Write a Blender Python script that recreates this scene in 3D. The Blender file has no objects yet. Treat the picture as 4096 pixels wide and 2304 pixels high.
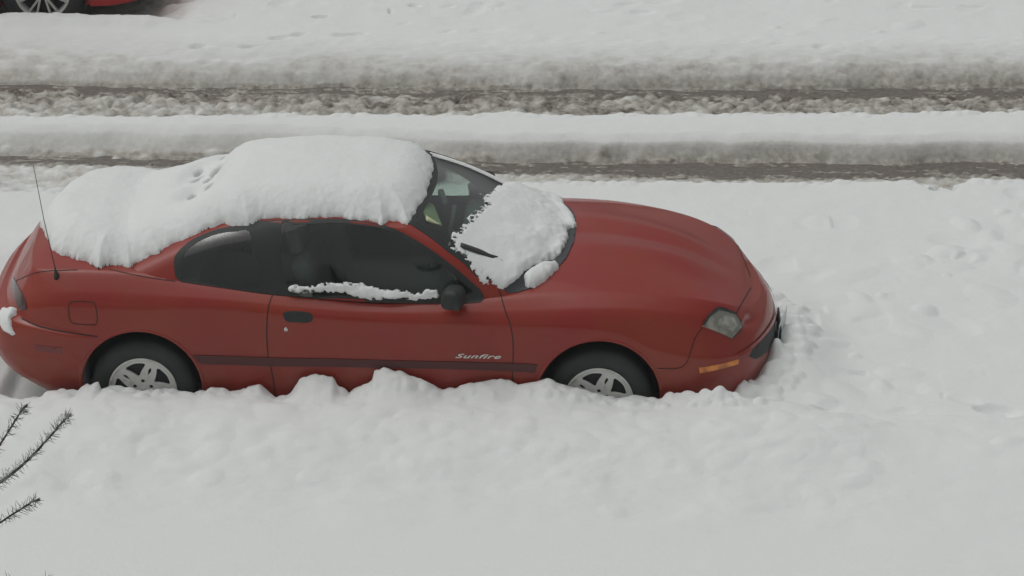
import bpy, bmesh, math, random
import numpy as np
from mathutils import Vector, Matrix
from mathutils.bvhtree import BVHTree
from mathutils.geometry import delaunay_2d_cdt
R = math.radians
scene = bpy.context.scene
col = scene.collection
random.seed(4)
rng = np.random.default_rng(7)

# ------------------------------------------------------------------ camera, sky, sun, exposure
cam_data = bpy.data.cameras.new('camera'); cam = bpy.data.objects.new('camera', cam_data); col.objects.link(cam)
cam.location = (0, 0, 8.8695); cam.rotation_euler = (R(66.0), 0, 0)
cam_data.sensor_width = 36; cam_data.lens = 119.97; cam_data.clip_end = 500
scene.camera = cam
world = bpy.data.worlds.new('World'); scene.world = world; world.use_nodes = True
wn = world.node_tree.nodes; wl = world.node_tree.links
bg = wn['Background']; sky = wn.new('ShaderNodeTexSky'); sky.sky_type = 'NISHITA'; sky.sun_disc = False
SUN_EL, SUN_AZ = 68, 285
sky.sun_elevation = R(SUN_EL); sky.sun_rotation = R(SUN_AZ); sky.air_density = 1.0; sky.dust_density = 6.0; sky.ozone_density = 1.0
hs = wn.new('ShaderNodeHueSaturation'); hs.inputs['Saturation'].default_value = 0.10
wl.new(sky.outputs[0], hs.inputs['Color']); wl.new(hs.outputs[0], bg.inputs[0]); bg.inputs[1].default_value = 0.12
sun_data = bpy.data.lights.new('sun', 'SUN'); sun_data.energy = 0.5; sun_data.angle = R(80); sun_data.color = (1, .98, .95)
sun = bpy.data.objects.new('sun', sun_data); col.objects.link(sun)
sun.rotation_euler = (R(90-SUN_EL), 0, R(180-SUN_AZ))
vs = scene.view_settings; vs.view_transform = 'Standard'; vs.look = 'None'; vs.gamma = 1; vs.exposure = -0.55

# ------------------------------------------------------------------ helpers
def tag(o, label=None, cat=None, group=None, kind=None):
    for k, v in (('label', label), ('category', cat), ('group', group), ('kind', kind)):
        if v: o[k] = v
    return o
def empty(name, loc=(0, 0, 0), rz=0):
    o = bpy.data.objects.new(name, None); col.objects.link(o); o.location = loc; o.rotation_euler = (0, 0, rz); return o
def link(name, me, parent=None, mats=()):
    o = bpy.data.objects.new(name, me); col.objects.link(o); o.parent = parent
    for m in (mats if isinstance(mats, (list, tuple)) else [mats]): me.materials.append(m)
    return o
def mesh_np(name, V, F, parent=None, mats=(), smooth=True, midx=None, normals=None):
    V = np.asarray(V, np.float32); F = np.asarray(F, np.int32)
    me = bpy.data.meshes.new(name); k = F.shape[1]
    me.vertices.add(len(V)); me.vertices.foreach_set('co', V.ravel())
    me.loops.add(F.size); me.loops.foreach_set('vertex_index', F.ravel())
    me.polygons.add(len(F)); me.polygons.foreach_set('loop_start', np.arange(0, F.size, k, dtype=np.int32))
    me.polygons.foreach_set('use_smooth', np.full(len(F), smooth))
    if midx is not None: me.polygons.foreach_set('material_index', np.asarray(midx, np.int32))
    me.update(calc_edges=True); me.validate()
    if normals is not None: me.normals_split_custom_set_from_vertices([tuple(n) for n in normals])
    return link(name, me, parent, mats)
def mesh_py(name, V, F, parent=None, mats=(), smooth=False):
    me = bpy.data.meshes.new(name); me.from_pydata([tuple(v) for v in V], [], [tuple(f) for f in F])
    me.polygons.foreach_set('use_smooth', [smooth]*len(me.polygons)); me.update()
    return link(name, me, parent, mats)
def bm_obj(name, bm, parent=None, mats=(), smooth=True):
    me = bpy.data.meshes.new(name); bm.to_mesh(me); bm.free()
    me.polygons.foreach_set('use_smooth', [smooth]*len(me.polygons)); me.update()
    return link(name, me, parent, mats)
class Geo:
    def __init__(s): s.V = []; s.F = []
    def add(s, V, F):
        n = len(s.V); s.V += [tuple(v) for v in V]; s.F += [tuple(i+n for i in f) for f in F]
    def tube(s, pts, rad, n=8, cap=True):
        pts = [Vector(p) for p in pts]; rad = rad if isinstance(rad, (list, tuple)) else [rad]*len(pts)
        V = []; up = Vector((0.13, .31, .94))
        for i, p in enumerate(pts):
            d = (pts[min(i+1, len(pts)-1)]-pts[max(i-1, 0)]).normalized()
            a = d.cross(up)
            if a.length < .05: a = d.cross(Vector((1, 0, 0)))
            a.normalize(); b = d.cross(a)
            for k in range(n):
                t = 2*math.pi*k/n; V.append(p+(a*math.cos(t)+b*math.sin(t))*rad[i])
        F = [(i*n+k, i*n+(k+1) % n, (i+1)*n+(k+1) % n, (i+1)*n+k) for i in range(len(pts)-1) for k in range(n)]
        if cap: F += [tuple(range(n))[::-1], tuple((len(pts)-1)*n+k for k in range(n))]
        s.add(V, F)
    def obj(s, name, parent=None, mats=(), smooth=True): return mesh_py(name, s.V, s.F, parent, mats, smooth)
def rbox(name, size, loc, parent, mat, bev=.03, rot=(0, 0, 0), seg=3, taper=None):
    bm = bmesh.new(); bmesh.ops.create_cube(bm, size=1)
    for v in bm.verts:
        v.co = Vector((v.co.x*size[0], v.co.y*size[1], v.co.z*size[2]))
        if taper and v.co.z > 0: v.co.x *= taper; v.co.y *= taper
    bmesh.ops.bevel(bm, geom=bm.edges[:], offset=bev, segments=seg, profile=.6, affect='EDGES')
    o = bm_obj(name, bm, parent, mat); o.location = loc; o.rotation_euler = rot; return o
def lathe(prof, n=64, axis='y'):
    # prof: list of (radius, offset); spun about the local y axis
    V = []; F = []; m = len(prof)
    for k in range(n):
        t = 2*math.pi*k/n
        for r, y in prof: V.append((r*math.cos(t), y, r*math.sin(t)))
    for k in range(n):
        for j in range(m-1): F.append((k*m+j, k*m+j+1, ((k+1) % n)*m+j+1, ((k+1) % n)*m+j))
    return V, F
def curve_mesh(name, splines, extrude, bevel, parent, mat):
    cu = bpy.data.curves.new(name, 'CURVE'); cu.dimensions = '2D'; cu.fill_mode = 'BOTH'
    cu.extrude = extrude; cu.bevel_depth = bevel; cu.bevel_resolution = 2
    for pts in splines:
        sp = cu.splines.new('POLY'); sp.points.add(len(pts)-1); sp.use_cyclic_u = True
        for i, p in enumerate(pts): sp.points[i].co = (p[0], p[1], 0, 1)
    tmp = bpy.data.objects.new(name+'_tmp', cu); col.objects.link(tmp)
    dg = bpy.context.evaluated_depsgraph_get(); me = bpy.data.meshes.new_from_object(tmp.evaluated_get(dg))
    bpy.data.objects.remove(tmp); bpy.data.curves.remove(cu)
    me.name = name
    return link(name, me, parent, mat)

# value noise on arbitrary coordinates
def hsh(i, j, s):
    h = (i.astype(np.int64)*374761393+j.astype(np.int64)*668265263+s*974634777) & 0xffffffff
    h = ((h ^ (h >> 13))*1274126177) & 0xffffffff
    return ((h ^ (h >> 16)) & 0xffff)/65535.0
def vnoise(x, y, s=0):
    i = np.floor(x); j = np.floor(y); u = x-i; v = y-j
    u = u*u*u*(u*(u*6-15)+10); v = v*v*v*(v*(v*6-15)+10)
    a = hsh(i, j, s); b = hsh(i+1, j, s); c = hsh(i, j+1, s); d = hsh(i+1, j+1, s)
    return (a+(b-a)*u+(c-a)*v+(a-b-c+d)*u*v)*2-1
def fbm(x, y, s=0, o=4, g=.5):
    r = 0; A = 1; t = 0
    for k in range(o):
        c, w = math.cos(k*1.3), math.sin(k*1.3)
        r = r+A*vnoise((x*c-y*w)*2**k+k*17.3, (x*w+y*c)*2**k+k*9.1, s+k); t += A; A *= g
    return r/t
def sstep(a, b, x):
    t = np.clip((x-a)/(b-a), 0, 1); return t*t*(3-2*t)

# ------------------------------------------------------------------ materials
def M(name, colr, rough=.5, metal=0, coat=0, spec=.5, bump=None, var=None, coat_rough=.05):
    m = bpy.data.materials.new(name); m.use_nodes = True; nt = m.node_tree; b = nt.nodes['Principled BSDF']
    b.inputs['Base Color'].default_value = (*colr, 1); b.inputs['Roughness'].default_value = rough
    b.inputs['Metallic'].default_value = metal; b.inputs['Coat Weight'].default_value = coat
    b.inputs['Coat Roughness'].default_value = coat_rough; b.inputs['Specular IOR Level'].default_value = spec
    tc = nt.nodes.new('ShaderNodeTexCoord')
    if var:   # (scale, other colour, contrast lo, hi)
        n = nt.nodes.new('ShaderNodeTexNoise'); n.inputs['Scale'].default_value = var[0]; n.inputs['Detail'].default_value = 6
        nt.links.new(tc.outputs['Object'], n.inputs['Vector'])
        r = nt.nodes.new('ShaderNodeMapRange'); r.inputs[1].default_value = var[2]; r.inputs[2].default_value = var[3]
        nt.links.new(n.outputs['Fac'], r.inputs[0])
        x = nt.nodes.new('ShaderNodeMix'); x.data_type = 'RGBA'; x.inputs[6].default_value = (*colr, 1); x.inputs[7].default_value = (*var[1], 1)
        nt.links.new(r.outputs[0], x.inputs[0]); nt.links.new(x.outputs[2], b.inputs['Base Color'])
    if bump:  # list of (scale, strength, distance)
        prev = None
        for sc, st, dist in bump:
            n = nt.nodes.new('ShaderNodeTexNoise'); n.inputs['Scale'].default_value = sc; n.inputs['Detail'].default_value = 4
            nt.links.new(tc.outputs['Object'], n.inputs['Vector'])
            q = nt.nodes.new('ShaderNodeBump'); q.inputs['Strength'].default_value = st; q.inputs['Distance'].default_value = dist
            nt.links.new(n.outputs['Fac'], q.inputs['Height'])
            if prev: nt.links.new(prev.outputs[0], q.inputs['Normal'])
            prev = q
        nt.links.new(prev.outputs[0], b.inputs['Normal'])
    return m
def glass(name, tint, refl=1.0, rough=.02):
    m = bpy.data.materials.new(name); m.use_nodes = True; nt = m.node_tree; nt.nodes.clear()
    out = nt.nodes.new('ShaderNodeOutputMaterial'); mix = nt.nodes.new('ShaderNodeMixShader')
    tr = nt.nodes.new('ShaderNodeBsdfTransparent'); tr.inputs[0].default_value = (*tint, 1)
    gl = nt.nodes.new('ShaderNodeBsdfGlossy'); gl.inputs['Roughness'].default_value = rough; gl.inputs[0].default_value = (refl, refl, refl, 1)
    fr = nt.nodes.new('ShaderNodeFresnel'); fr.inputs[0].default_value = 1.5
    mu = nt.nodes.new('ShaderNodeMath'); mu.operation = 'MULTIPLY'; mu.use_clamp = True; mu.inputs[1].default_value = 1.9   # both faces of the pane reflect
    nt.links.new(fr.outputs[0], mu.inputs[0]); nt.links.new(mu.outputs[0], mix.inputs[0]); nt.links.new(tr.outputs[0], mix.inputs[1]); nt.links.new(gl.outputs[0], mix.inputs[2])
    nt.links.new(mix.outputs[0], out.inputs[0]); return m
SNOWC = (.775, .80, .785)
m_paint = M('red_paint', (.262, .014, .009), .42, 0, .5, .3, var=(2.2, (.27, .030, .009), .35, .7), coat_rough=.06, bump=[(420, .03, .002)])
def grime(m, c, hi, amt):
    # dried road salt: patchy film, thickest low on the panels
    nt = m.node_tree; b = nt.nodes['Principled BSDF']; src = b.inputs['Base Color'].links[0].from_socket
    tc = nt.nodes.new('ShaderNodeTexCoord'); sx = nt.nodes.new('ShaderNodeSeparateXYZ'); nt.links.new(tc.outputs['Object'], sx.inputs[0])
    mp = nt.nodes.new('ShaderNodeMapping'); mp.inputs['Scale'].default_value = (3, 3, 1.1); nt.links.new(tc.outputs['Object'], mp.inputs['Vector'])
    n = nt.nodes.new('ShaderNodeTexNoise'); n.inputs['Scale'].default_value = 3.0; n.inputs['Detail'].default_value = 10; n.inputs['Roughness'].default_value = .7
    nt.links.new(mp.outputs[0], n.inputs['Vector'])
    r = nt.nodes.new('ShaderNodeMapRange'); r.inputs[1].default_value = .38; r.inputs[2].default_value = .72; nt.links.new(n.outputs['Fac'], r.inputs[0])
    h = nt.nodes.new('ShaderNodeMapRange'); h.inputs[1].default_value = hi; h.inputs[2].default_value = .25; h.inputs[3].default_value = .25; h.inputs[4].default_value = 1; nt.links.new(sx.outputs[2], h.inputs[0])
    k = nt.nodes.new('ShaderNodeMath'); k.operation = 'MULTIPLY'; nt.links.new(r.outputs[0], k.inputs[0]); nt.links.new(h.outputs[0], k.inputs[1])
    k2 = nt.nodes.new('ShaderNodeMath'); k2.operation = 'MULTIPLY'; k2.inputs[1].default_value = amt; nt.links.new(k.outputs[0], k2.inputs[0])
    x = nt.nodes.new('ShaderNodeMix'); x.data_type = 'RGBA'; x.inputs[7].default_value = (*c, 1); nt.links.new(k2.outputs[0], x.inputs[0]); nt.links.new(src, x.inputs[6]); nt.links.new(x.outputs[2], b.inputs['Base Color'])
grime(m_paint, (.15, .078, .056), .68, .38)
m_paint2 = M('bright_red_paint', (.60, .025, .025), .3, 0, .8, .5)
m_seam = M('seam_shadow', (.035, .012, .010), .8)
m_black = M('black_trim', (.026, .032, .030), .55, spec=.35)
m_rub = M('black_rubber', (.034, .039, .039), .75, bump=[(200, .3, .003)], var=(5, (.050, .053, .052), .4, .7))  # black lifted so the colour carries some haze veil
m_plast = M('dark_plastic', (.028, .031, .033), .55, bump=[(400, .2, .002)])
m_cowl = M('weathered_cowl_plastic', (.05, .054, .06), .6, bump=[(200, .3, .003)])
m_mold = M('side_moulding', (.085, .022, .020), .6)
m_alloy = M('dull_alloy', (.74, .74, .70), .5, .05, var=(14, (.42, .36, .30), .55, .8))
m_alloy2 = M('silver_alloy', (.72, .72, .68), .4, .15)
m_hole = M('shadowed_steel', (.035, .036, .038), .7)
m_lens = M('clouded_lens', (.19, .19, .155), .3, 0, .8, .5, var=(9, (.36, .36, .30), .45, .62), bump=[(60, .3, .01)])
m_lens2 = M('reflector', (.46, .46, .40), .25, .3, .5, var=(25, (.30, .29, .24), .4, .6))
m_amber = M('amber_lens', (.80, .25, .025), .25, 0, .6, var=(14, (.50, .14, .02), .45, .62), bump=[(90, .3, .005)])
m_tail = M('tail_lens', (.06, .028, .028), .25, 0, .6)
m_redlens = M('red_marker_lens', (.16, .016, .014), .3, 0, .5)
m_chrome = M('chrome', (.6, .6, .58), .25, .9)
m_plate = M('plate_metal', (.60, .66, .66), .4, 0)
m_liner = M('arch_liner', (.09, .10, .10), .85, bump=[(30, .4, .01)])
m_linerlight = M('arch_liner_frosted', (.78, .81, .81), .9, bump=[(30, .4, .01)])
m_int = M('interior_cloth', (.21, .25, .23), .9)  # cloth tone lightened, part of the haze veil put into it
m_intd = M('interior_dark', (.14, .17, .155), .9)
m_visor = M('visor_cloth', (.52, .56, .34), .85)
m_wind = glass('windshield_glass', (.76, .93, .84))
m_side = glass('tinted_side_glass', (.70, .78, .73))
def snow_mat(name, dirt_attr=False):
    m = bpy.data.materials.new(name); m.use_nodes = True; nt = m.node_tree; b = nt.nodes['Principled BSDF']
    b.inputs['Roughness'].default_value = .75; b.inputs['Specular IOR Level'].default_value = .25
    tc = nt.nodes.new('ShaderNodeTexCoord'); geo = nt.nodes.new('ShaderNodeNewGeometry')
    prev = None
    for sc, st, dist in ((9, .12, .03), (45, .20, .012), (170, .28, .004)):
        n = nt.nodes.new('ShaderNodeTexNoise'); n.inputs['Scale'].default_value = sc; n.inputs['Detail'].default_value = 5
        nt.links.new(geo.outputs['Position'], n.inputs['Vector'])
        q = nt.nodes.new('ShaderNodeBump'); q.inputs['Strength'].default_value = st; q.inputs['Distance'].default_value = dist
        nt.links.new(n.outputs['Fac'], q.inputs['Height'])
        if prev: nt.links.new(prev.outputs[0], q.inputs['Normal'])
        prev = q
    nt.links.new(prev.outputs[0], b.inputs['Normal'])
    if dirt_attr:
        at = nt.nodes.new('ShaderNodeAttribute'); at.attribute_name = 'dirt'
        n = nt.nodes.new('ShaderNodeTexNoise'); n.inputs['Scale'].default_value = 26; n.inputs['Detail'].default_value = 8
        nt.links.new(geo.outputs['Position'], n.inputs['Vector'])
        ma = nt.nodes.new('ShaderNodeMath'); ma.operation = 'MULTIPLY_ADD'; ma.inputs[1].default_value = 1.3; ma.inputs[2].default_value = -.65
        nt.links.new(n.outputs['Fac'], ma.inputs[0])
        mb = nt.nodes.new('ShaderNodeMath'); mb.operation = 'MULTIPLY'; nt.links.new(ma.outputs[0], mb.inputs[0]); nt.links.new(at.outputs['Fac'], mb.inputs[1])
        mc = nt.nodes.new('ShaderNodeMath'); mc.operation = 'ADD'; mc.use_clamp = True; nt.links.new(mb.outputs[0], mc.inputs[0]); nt.links.new(at.outputs['Fac'], mc.inputs[1])
        cr = nt.nodes.new('ShaderNodeValToRGB'); e = cr.color_ramp.elements
        e[0].position = 0; e[0].color = (*SNOWC, 1); e[1].position = 1; e[1].color = (.12, .10, .085, 1)
        k = e.new(.45); k.color = (.48, .465, .42, 1); k = e.new(.7); k.color = (.30, .282, .245, 1)
        nt.links.new(mc.outputs[0], cr.inputs[0]); nt.links.new(cr.outputs[0], b.inputs['Base Color'])
        ra = nt.nodes.new('ShaderNodeMapRange'); ra.inputs[3].default_value = .8; ra.inputs[4].default_value = .35
        nt.links.new(mc.outputs[0], ra.inputs[0]); nt.links.new(ra.outputs[0], b.inputs['Roughness'])
    else: b.inputs['Base Color'].default_value = (*SNOWC, 1)
    return m
m_snow = snow_mat('fresh_snow'); m_snowg = snow_mat('street_snow', True)
m_road = M('wet_asphalt', (.115, .10, .088), .4, 0, 0, .6, var=(30, (.20, .18, .155), .42, .7), bump=[(120, .5, .004), (14, .3, .01)])

O = Vector((-2.0933, 18.5984, 0)); YAW = R(-2.87825)
EU = Vector((math.cos(YAW), math.sin(YAW), 0)); EN = Vector((-math.sin(YAW), math.cos(YAW), 0))
# ---- coupe body surfaces (u forward from rear axle, v towards the kerb side, z up) ----
def nspline(Y, t):
    # natural cubic spline through rows of Y (index parameter), evaluated at t
    n = len(Y); A = np.zeros((n, n)); R = np.zeros_like(Y)
    A[0, 0] = A[-1, -1] = 1
    for i in range(1, n-1):
        A[i, i-1] = A[i, i+1] = 1; A[i, i] = 4
        R[i] = 6*(Y[i+1]-2*Y[i]+Y[i-1])
    M = np.tensordot(np.linalg.inv(A), R, 1)
    i = np.clip(t.astype(int), 0, n-2); w = (t-i).reshape((-1,)+(1,)*(Y.ndim-1))
    a = Y[i]; b = Y[i+1]; ma = M[i]; mb = M[i+1]
    return a+(b-a-(2*ma+mb)/6)*w+ma/2*w*w+(mb-ma)/6*w**3
def sym_eval(P, ns):
    # P[station, line, 3]; first and last stations lie on v = 0
    m = np.array([1, -1, 1.0])
    Q = np.concatenate([P[3:0:-1]*m, P, P[-2:-5:-1]*m])
    return nspline(Q, 3+np.linspace(0, len(P)-1, ns))
# columns: plan line (u, v) at the widest height, per station
BODY = np.array([
 # per station: (u, v, z) from the sill up to the shoulder
 [(-.80,0,.30),(-.91,0,.37),(-.95,0,.47),(-.955,0,.58),(-.935,0,.655),(-.88,0,.71),(-.81,0,.83),(-.70,0,.975)],
 [(-.79,.3,.30),(-.90,.3,.37),(-.94,.3,.47),(-.945,.3,.58),(-.925,.3,.655),(-.87,.3,.71),(-.80,.3,.83),(-.69,.3,.98)],
 [(-.74,.54,.29),(-.84,.56,.36),(-.88,.57,.47),(-.885,.575,.58),(-.865,.57,.655),(-.815,.55,.72),(-.755,.54,.83),(-.66,.52,.985)],
 [(-.62,.70,.26),(-.70,.735,.34),(-.735,.75,.46),(-.74,.755,.57),(-.73,.75,.655),(-.70,.735,.735),(-.67,.71,.84),(-.61,.655,.985)],
 [(-.40,.76,.22),(-.43,.81,.32),(-.44,.825,.46),(-.44,.83,.57),(-.44,.83,.67),(-.44,.82,.77),(-.435,.79,.885),(-.42,.70,1.0)],
 [(0,.78,.22),(0,.83,.34),(0,.848,.47),(0,.853,.58),(0,.852,.68),(0,.84,.78),(0,.81,.885),(0,.715,.995)],
 [(.40,.79,.22),(.40,.83,.33),(.40,.848,.45),(.40,.855,.56),(.40,.853,.67),(.40,.845,.79),(.40,.822,.885),(.40,.745,.955)],
 [(.90,.79,.21),(.90,.83,.31),(.90,.848,.43),(.90,.855,.55),(.90,.85,.66),(.90,.846,.775),(.90,.822,.85),(.90,.762,.90)],
 [(1.4,.79,.21),(1.4,.83,.31),(1.4,.848,.43),(1.4,.855,.55),(1.4,.85,.66),(1.4,.847,.76),(1.4,.823,.828),(1.4,.768,.868)],
 [(1.9,.79,.21),(1.9,.83,.31),(1.9,.848,.43),(1.9,.855,.55),(1.9,.85,.66),(1.9,.845,.765),(1.9,.815,.838),(1.9,.755,.89)],
 [(2.27,.79,.21),(2.27,.83,.31),(2.27,.85,.43),(2.27,.856,.55),(2.27,.85,.66),(2.27,.843,.765),(2.27,.805,.85),(2.27,.725,.92)],
 [(2.63,.79,.21),(2.63,.83,.31),(2.63,.85,.43),(2.63,.855,.55),(2.63,.849,.65),(2.63,.837,.755),(2.63,.79,.862),(2.63,.695,.926)],
 [(2.95,.77,.20),(2.95,.81,.30),(2.96,.83,.42),(2.96,.835,.53),(2.96,.827,.62),(2.96,.80,.72),(2.955,.752,.832),(2.95,.655,.897)],
 [(3.20,.72,.19),(3.22,.765,.29),(3.23,.785,.40),(3.235,.785,.50),(3.235,.77,.58),(3.225,.74,.67),(3.21,.69,.782),(3.20,.595,.852)],
 [(3.40,.60,.19),(3.44,.63,.28),(3.455,.645,.38),(3.46,.645,.47),(3.455,.63,.545),(3.435,.605,.615),(3.41,.57,.70),(3.38,.51,.782)],
 [(3.50,.42,.18),(3.55,.44,.27),(3.57,.45,.36),(3.578,.45,.45),(3.575,.44,.52),(3.555,.43,.59),(3.525,.41,.65),(3.485,.37,.71)],
 [(3.55,.21,.18),(3.61,.22,.27),(3.63,.225,.36),(3.64,.225,.45),(3.638,.22,.515),(3.62,.215,.58),(3.59,.205,.635),(3.55,.19,.68)],
 [(3.565,0,.18),(3.625,0,.27),(3.65,0,.36),(3.66,0,.45),(3.658,0,.515),(3.64,0,.58),(3.61,0,.635),(3.565,0,.675)],
], float)
# centre-line height of the decks (bonnet and boot)
ZC = np.array([(-1.0,.95),(-.84,.96),(-.70,.985),(-.6,1.035),(-.3,1.045),(0,1.04),(.6,1.0),(1.6,.95),(2.2,1.0),(2.35,1.005),(2.6,.995),(2.8,.975),(3.0,.935),(3.15,.888),(3.3,.822),(3.42,.765),(3.5,.725),(3.56,.68),(3.7,.6)])
def smooth_interp(x, T):
    r = 0
    for d, w in ((-.08,.1),(-.04,.2),(0,.4),(.04,.2),(.08,.1)):
        r = r+w*np.interp(x+d, T[:, 0], T[:, 1])
    return r
def body_half(ns=380, nk=84, nt=44):
    S = sym_eval(BODY, ns)                       # ns x 8 x 3
    side = nspline(S.transpose(1, 0, 2), np.linspace(0, 7, nk)).transpose(1, 0, 2)
    # stepped rear bumper
    uu, vv, zz_ = side[..., 0], side[..., 1], side[..., 2]
    t_ = np.clip((-.22-uu)/.22, 0, 1); t2 = np.clip((.654+(-.24-np.maximum(uu, -.72))*.14+.004-zz_)/.022, 0, 1); w_ = t_*t_*(3-2*t_)*t2*t2*(3-2*t2)*np.clip((zz_-.30)/.2, 0, 1)
    side[..., 1] += .024*w_*np.clip(vv/.6, 0, 1); side[..., 0] -= .026*w_*np.clip((-uu-.55)/.25, 0, 1)
    # small scoop beside the headlamp
    d1 = (side[..., 1]-.46)/.075; d2 = (side[..., 2]-(.655+(side[..., 1]-.46)*.10))/.020
    side[..., 0] = side[..., 0]-.030*np.exp(-d1**2-d2**2)*(side[..., 0] > 3.2)
    e = side[:, -1]                              # shoulder line
    w = np.linspace(0, 1, nt+1)[1:]              # 0 shoulder -> 1 centre
    q = np.sin((1-w)*np.pi/2)                    # v/ve, dense near the edge
    U = e[:, 0:1]+0*q; Vv = e[:, 1:2]*q
    zc = smooth_interp(U, ZC)
    edge = e[:, 2:3]
    # nose and tail: the centre height cannot drop under the rim
    endf = np.clip(np.minimum((3.56-e[:, 0:1])/.12, (e[:, 0:1]+.84)/.12), 0, 1)
    zc = edge+(zc-edge)*endf
    r = q
    Z = edge+(zc-edge)*(1-r**2.8)
    # two ridges on the bonnet with a shallow valley between, running together to the nose
    r0 = .21-(U-2.3)*.085
    a = np.abs(Vv)/r0
    prof = np.where(a < 1, .25+.75*a, np.exp(-((a-1)/1.1)**2*1.2))
    amt = np.clip((U-2.3)/.3, 0, 1)*np.clip((3.5-U)/.45, 0, 1)
    amt = amt*amt*(3-2*amt)
    Z = Z+.026*prof*amt
    top = np.stack([U, Vv, Z], -1)
    G = np.concatenate([side, top], 1)
    # soften the fold where the side turns into the deck
    m = max(3, nk//8)
    for _ in range(int(26*(nk/90.)**2)+1):
        k0, k1 = nk-m, nk+m//2
        G[1:-1, k0:k1] = .5*G[1:-1, k0:k1]+.25*(G[1:-1, k0-1:k1-1]+G[1:-1, k0+1:k1+1])
    return G
GH = np.array([  # glasshouse: belt -> roof edge
 [(-.16,0,1.025),(.06,0,1.12),(.28,0,1.215),(.52,0,1.305)],
 [(-.14,.35,1.02),(.07,.33,1.115),(.29,.31,1.21),(.52,.29,1.30)],
 [(-.10,.58,1.0),(.10,.55,1.095),(.31,.51,1.19),(.53,.46,1.28)],
 [(-.02,.70,.985),(.18,.66,1.085),(.37,.61,1.18),(.59,.545,1.262)],
 [(.30,.745,.955),(.42,.705,1.065),(.56,.65,1.18),(.74,.575,1.275)],
 [(.70,.765,.918),(.74,.725,1.05),(.82,.665,1.18),(.92,.585,1.29)],
 [(1.10,.772,.885),(1.10,.735,1.03),(1.12,.67,1.175),(1.14,.59,1.293)],
 [(1.50,.770,.868),(1.45,.735,1.00),(1.385,.67,1.15),(1.30,.60,1.285)],
 [(1.90,.752,.878),(1.755,.73,1.0),(1.585,.675,1.145),(1.42,.60,1.268)],
 [(2.14,.70,.925),(1.955,.69,1.045),(1.755,.655,1.165),(1.535,.59,1.272)],
 [(2.29,.54,.965),(2.07,.525,1.08),(1.84,.485,1.198),(1.60,.44,1.298)],
 [(2.375,.28,.985),(2.13,.26,1.10),(1.89,.245,1.212),(1.64,.235,1.318)],
 [(2.40,0,.99),(2.15,0,1.11),(1.905,0,1.222),(1.655,0,1.325)],
], float)
def gh_half(ns=300, nk=60, nt=40):
    S = sym_eval(GH, ns)
    side = nspline(S.transpose(1, 0, 2), np.linspace(0, 3, nk)).transpose(1, 0, 2)
    e = side[:, -1]
    w = np.linspace(0, 1, nt+1)[1:]
    q = np.cos(w*np.pi/2); q[-1] = 0
    # roof cap: straight across towards a centre line between the two ends
    U = e[:, 0:1]+0*q; Vv = e[:, 1:2]*q
    zc = np.interp(U, [.52,.7,.9,1.1,1.3,1.5,1.655], [1.305,1.335,1.348,1.352,1.348,1.338,1.325])
    Z = e[:, 2:3]+(zc-e[:, 2:3])*(1-(q**2.0))
    return np.concatenate([side, np.stack([U, Vv, Z], -1)], 1)
def grid_faces(ns, nk):
    i, j = np.meshgrid(np.arange(ns-1), np.arange(nk-1), indexing='ij')
    a = (i*nk+j).ravel()
    return np.stack([a, a+nk, a+nk+1, a+1], 1)
def mirror_grid(G):
    # full loop: near half then far half
    H = G[::-1].copy(); H[..., 1] *= -1
    return G, H

# ------------------------------------------------------------------ ground: asphalt below, snow above with two wheel ruts
def axis(lo, hi, step, out, g=1.25):
    a = list(np.arange(lo, hi+1e-6, step)); s = step; x = lo; L = []
    while x > -out: s *= g; x -= s; L.append(x)
    s = step; x = hi; Rr = []
    while x < out+20: s *= g; x += s; Rr.append(x)
    return np.array(L[::-1]+a+Rr)
STEP = .0135
gx = axis(-4.5, 4.5, STEP, 70); gy = axis(14.6, 25.6, STEP, 70)
X, Y = np.meshgrid(gx, gy, indexing='ij')
XC = [-3.5, -1.85, 0, 1.7, 3.5]
# (y at the five x columns, height, dirt)
BP = [
 ([20.90, 20.93, 21.03, 21.07, 21.08], .27, 0),
 ([20.95, 20.98, 21.08, 21.11, 21.12], .10, .25),
 ([21.35, 21.35, 21.25, 21.20, 21.20], .08, .18),
 ([21.85, 21.76, 21.68, 21.60, 21.60], .055, .35),
 ([22.05, 21.96, 21.84, 21.79, 21.78], -.008, .9),
 ([22.17, 22.12, 22.06, 22.06, 22.00], -.008, .9),
 ([22.22, 22.19, 22.09, 22.10, 22.04], .02, .52),
 ([22.26, 22.24, 22.12, 22.12, 22.06], .05, .40),
 ([22.33, 22.33, 22.16, 22.16, 22.10], .12, .17),
 ([22.42, 22.43, 22.26, 22.26, 22.20], .155, .02),
 ([22.60, 22.63, 22.62, 22.66, 22.66], .145, 0),
 ([22.68, 22.72, 22.72, 22.74, 22.74], .03, .47),
 ([23.20, 23.16, 23.12, 23.14, 23.08], .022, .57),
 ([23.38, 23.32, 23.28, 23.28, 23.26], -.008, .9),
 ([23.62, 23.56, 23.48, 23.53, 23.48], -.008, .9),
 ([23.66, 23.60, 23.53, 23.57, 23.52], .03, .5),
 ([23.76, 23.65, 23.58, 23.62, 23.57], .08, .40),
 ([23.88, 23.74, 23.66, 23.71, 23.65], .13, .27),
 ([24.02, 23.87, 23.78, 23.84, 23.78], .165, .12),
 ([24.30, 24.15, 24.00, 24.08, 24.02], .18, 0),
]
wig = .045*fbm(X*.9, X*0+3, 5, 3)+.016*fbm(X*4.5, Y*2, 55, 4, .6)
wig2 = .05*fbm(X*2.2, Y*2.2, 9, 3)
notch = .17*np.exp(-(np.abs(X-2.86)/.15)**3)*np.exp(-((Y-20.98)/.16)**4)*(1+.5*fbm(X*14, Y*14, 8, 2))
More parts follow.
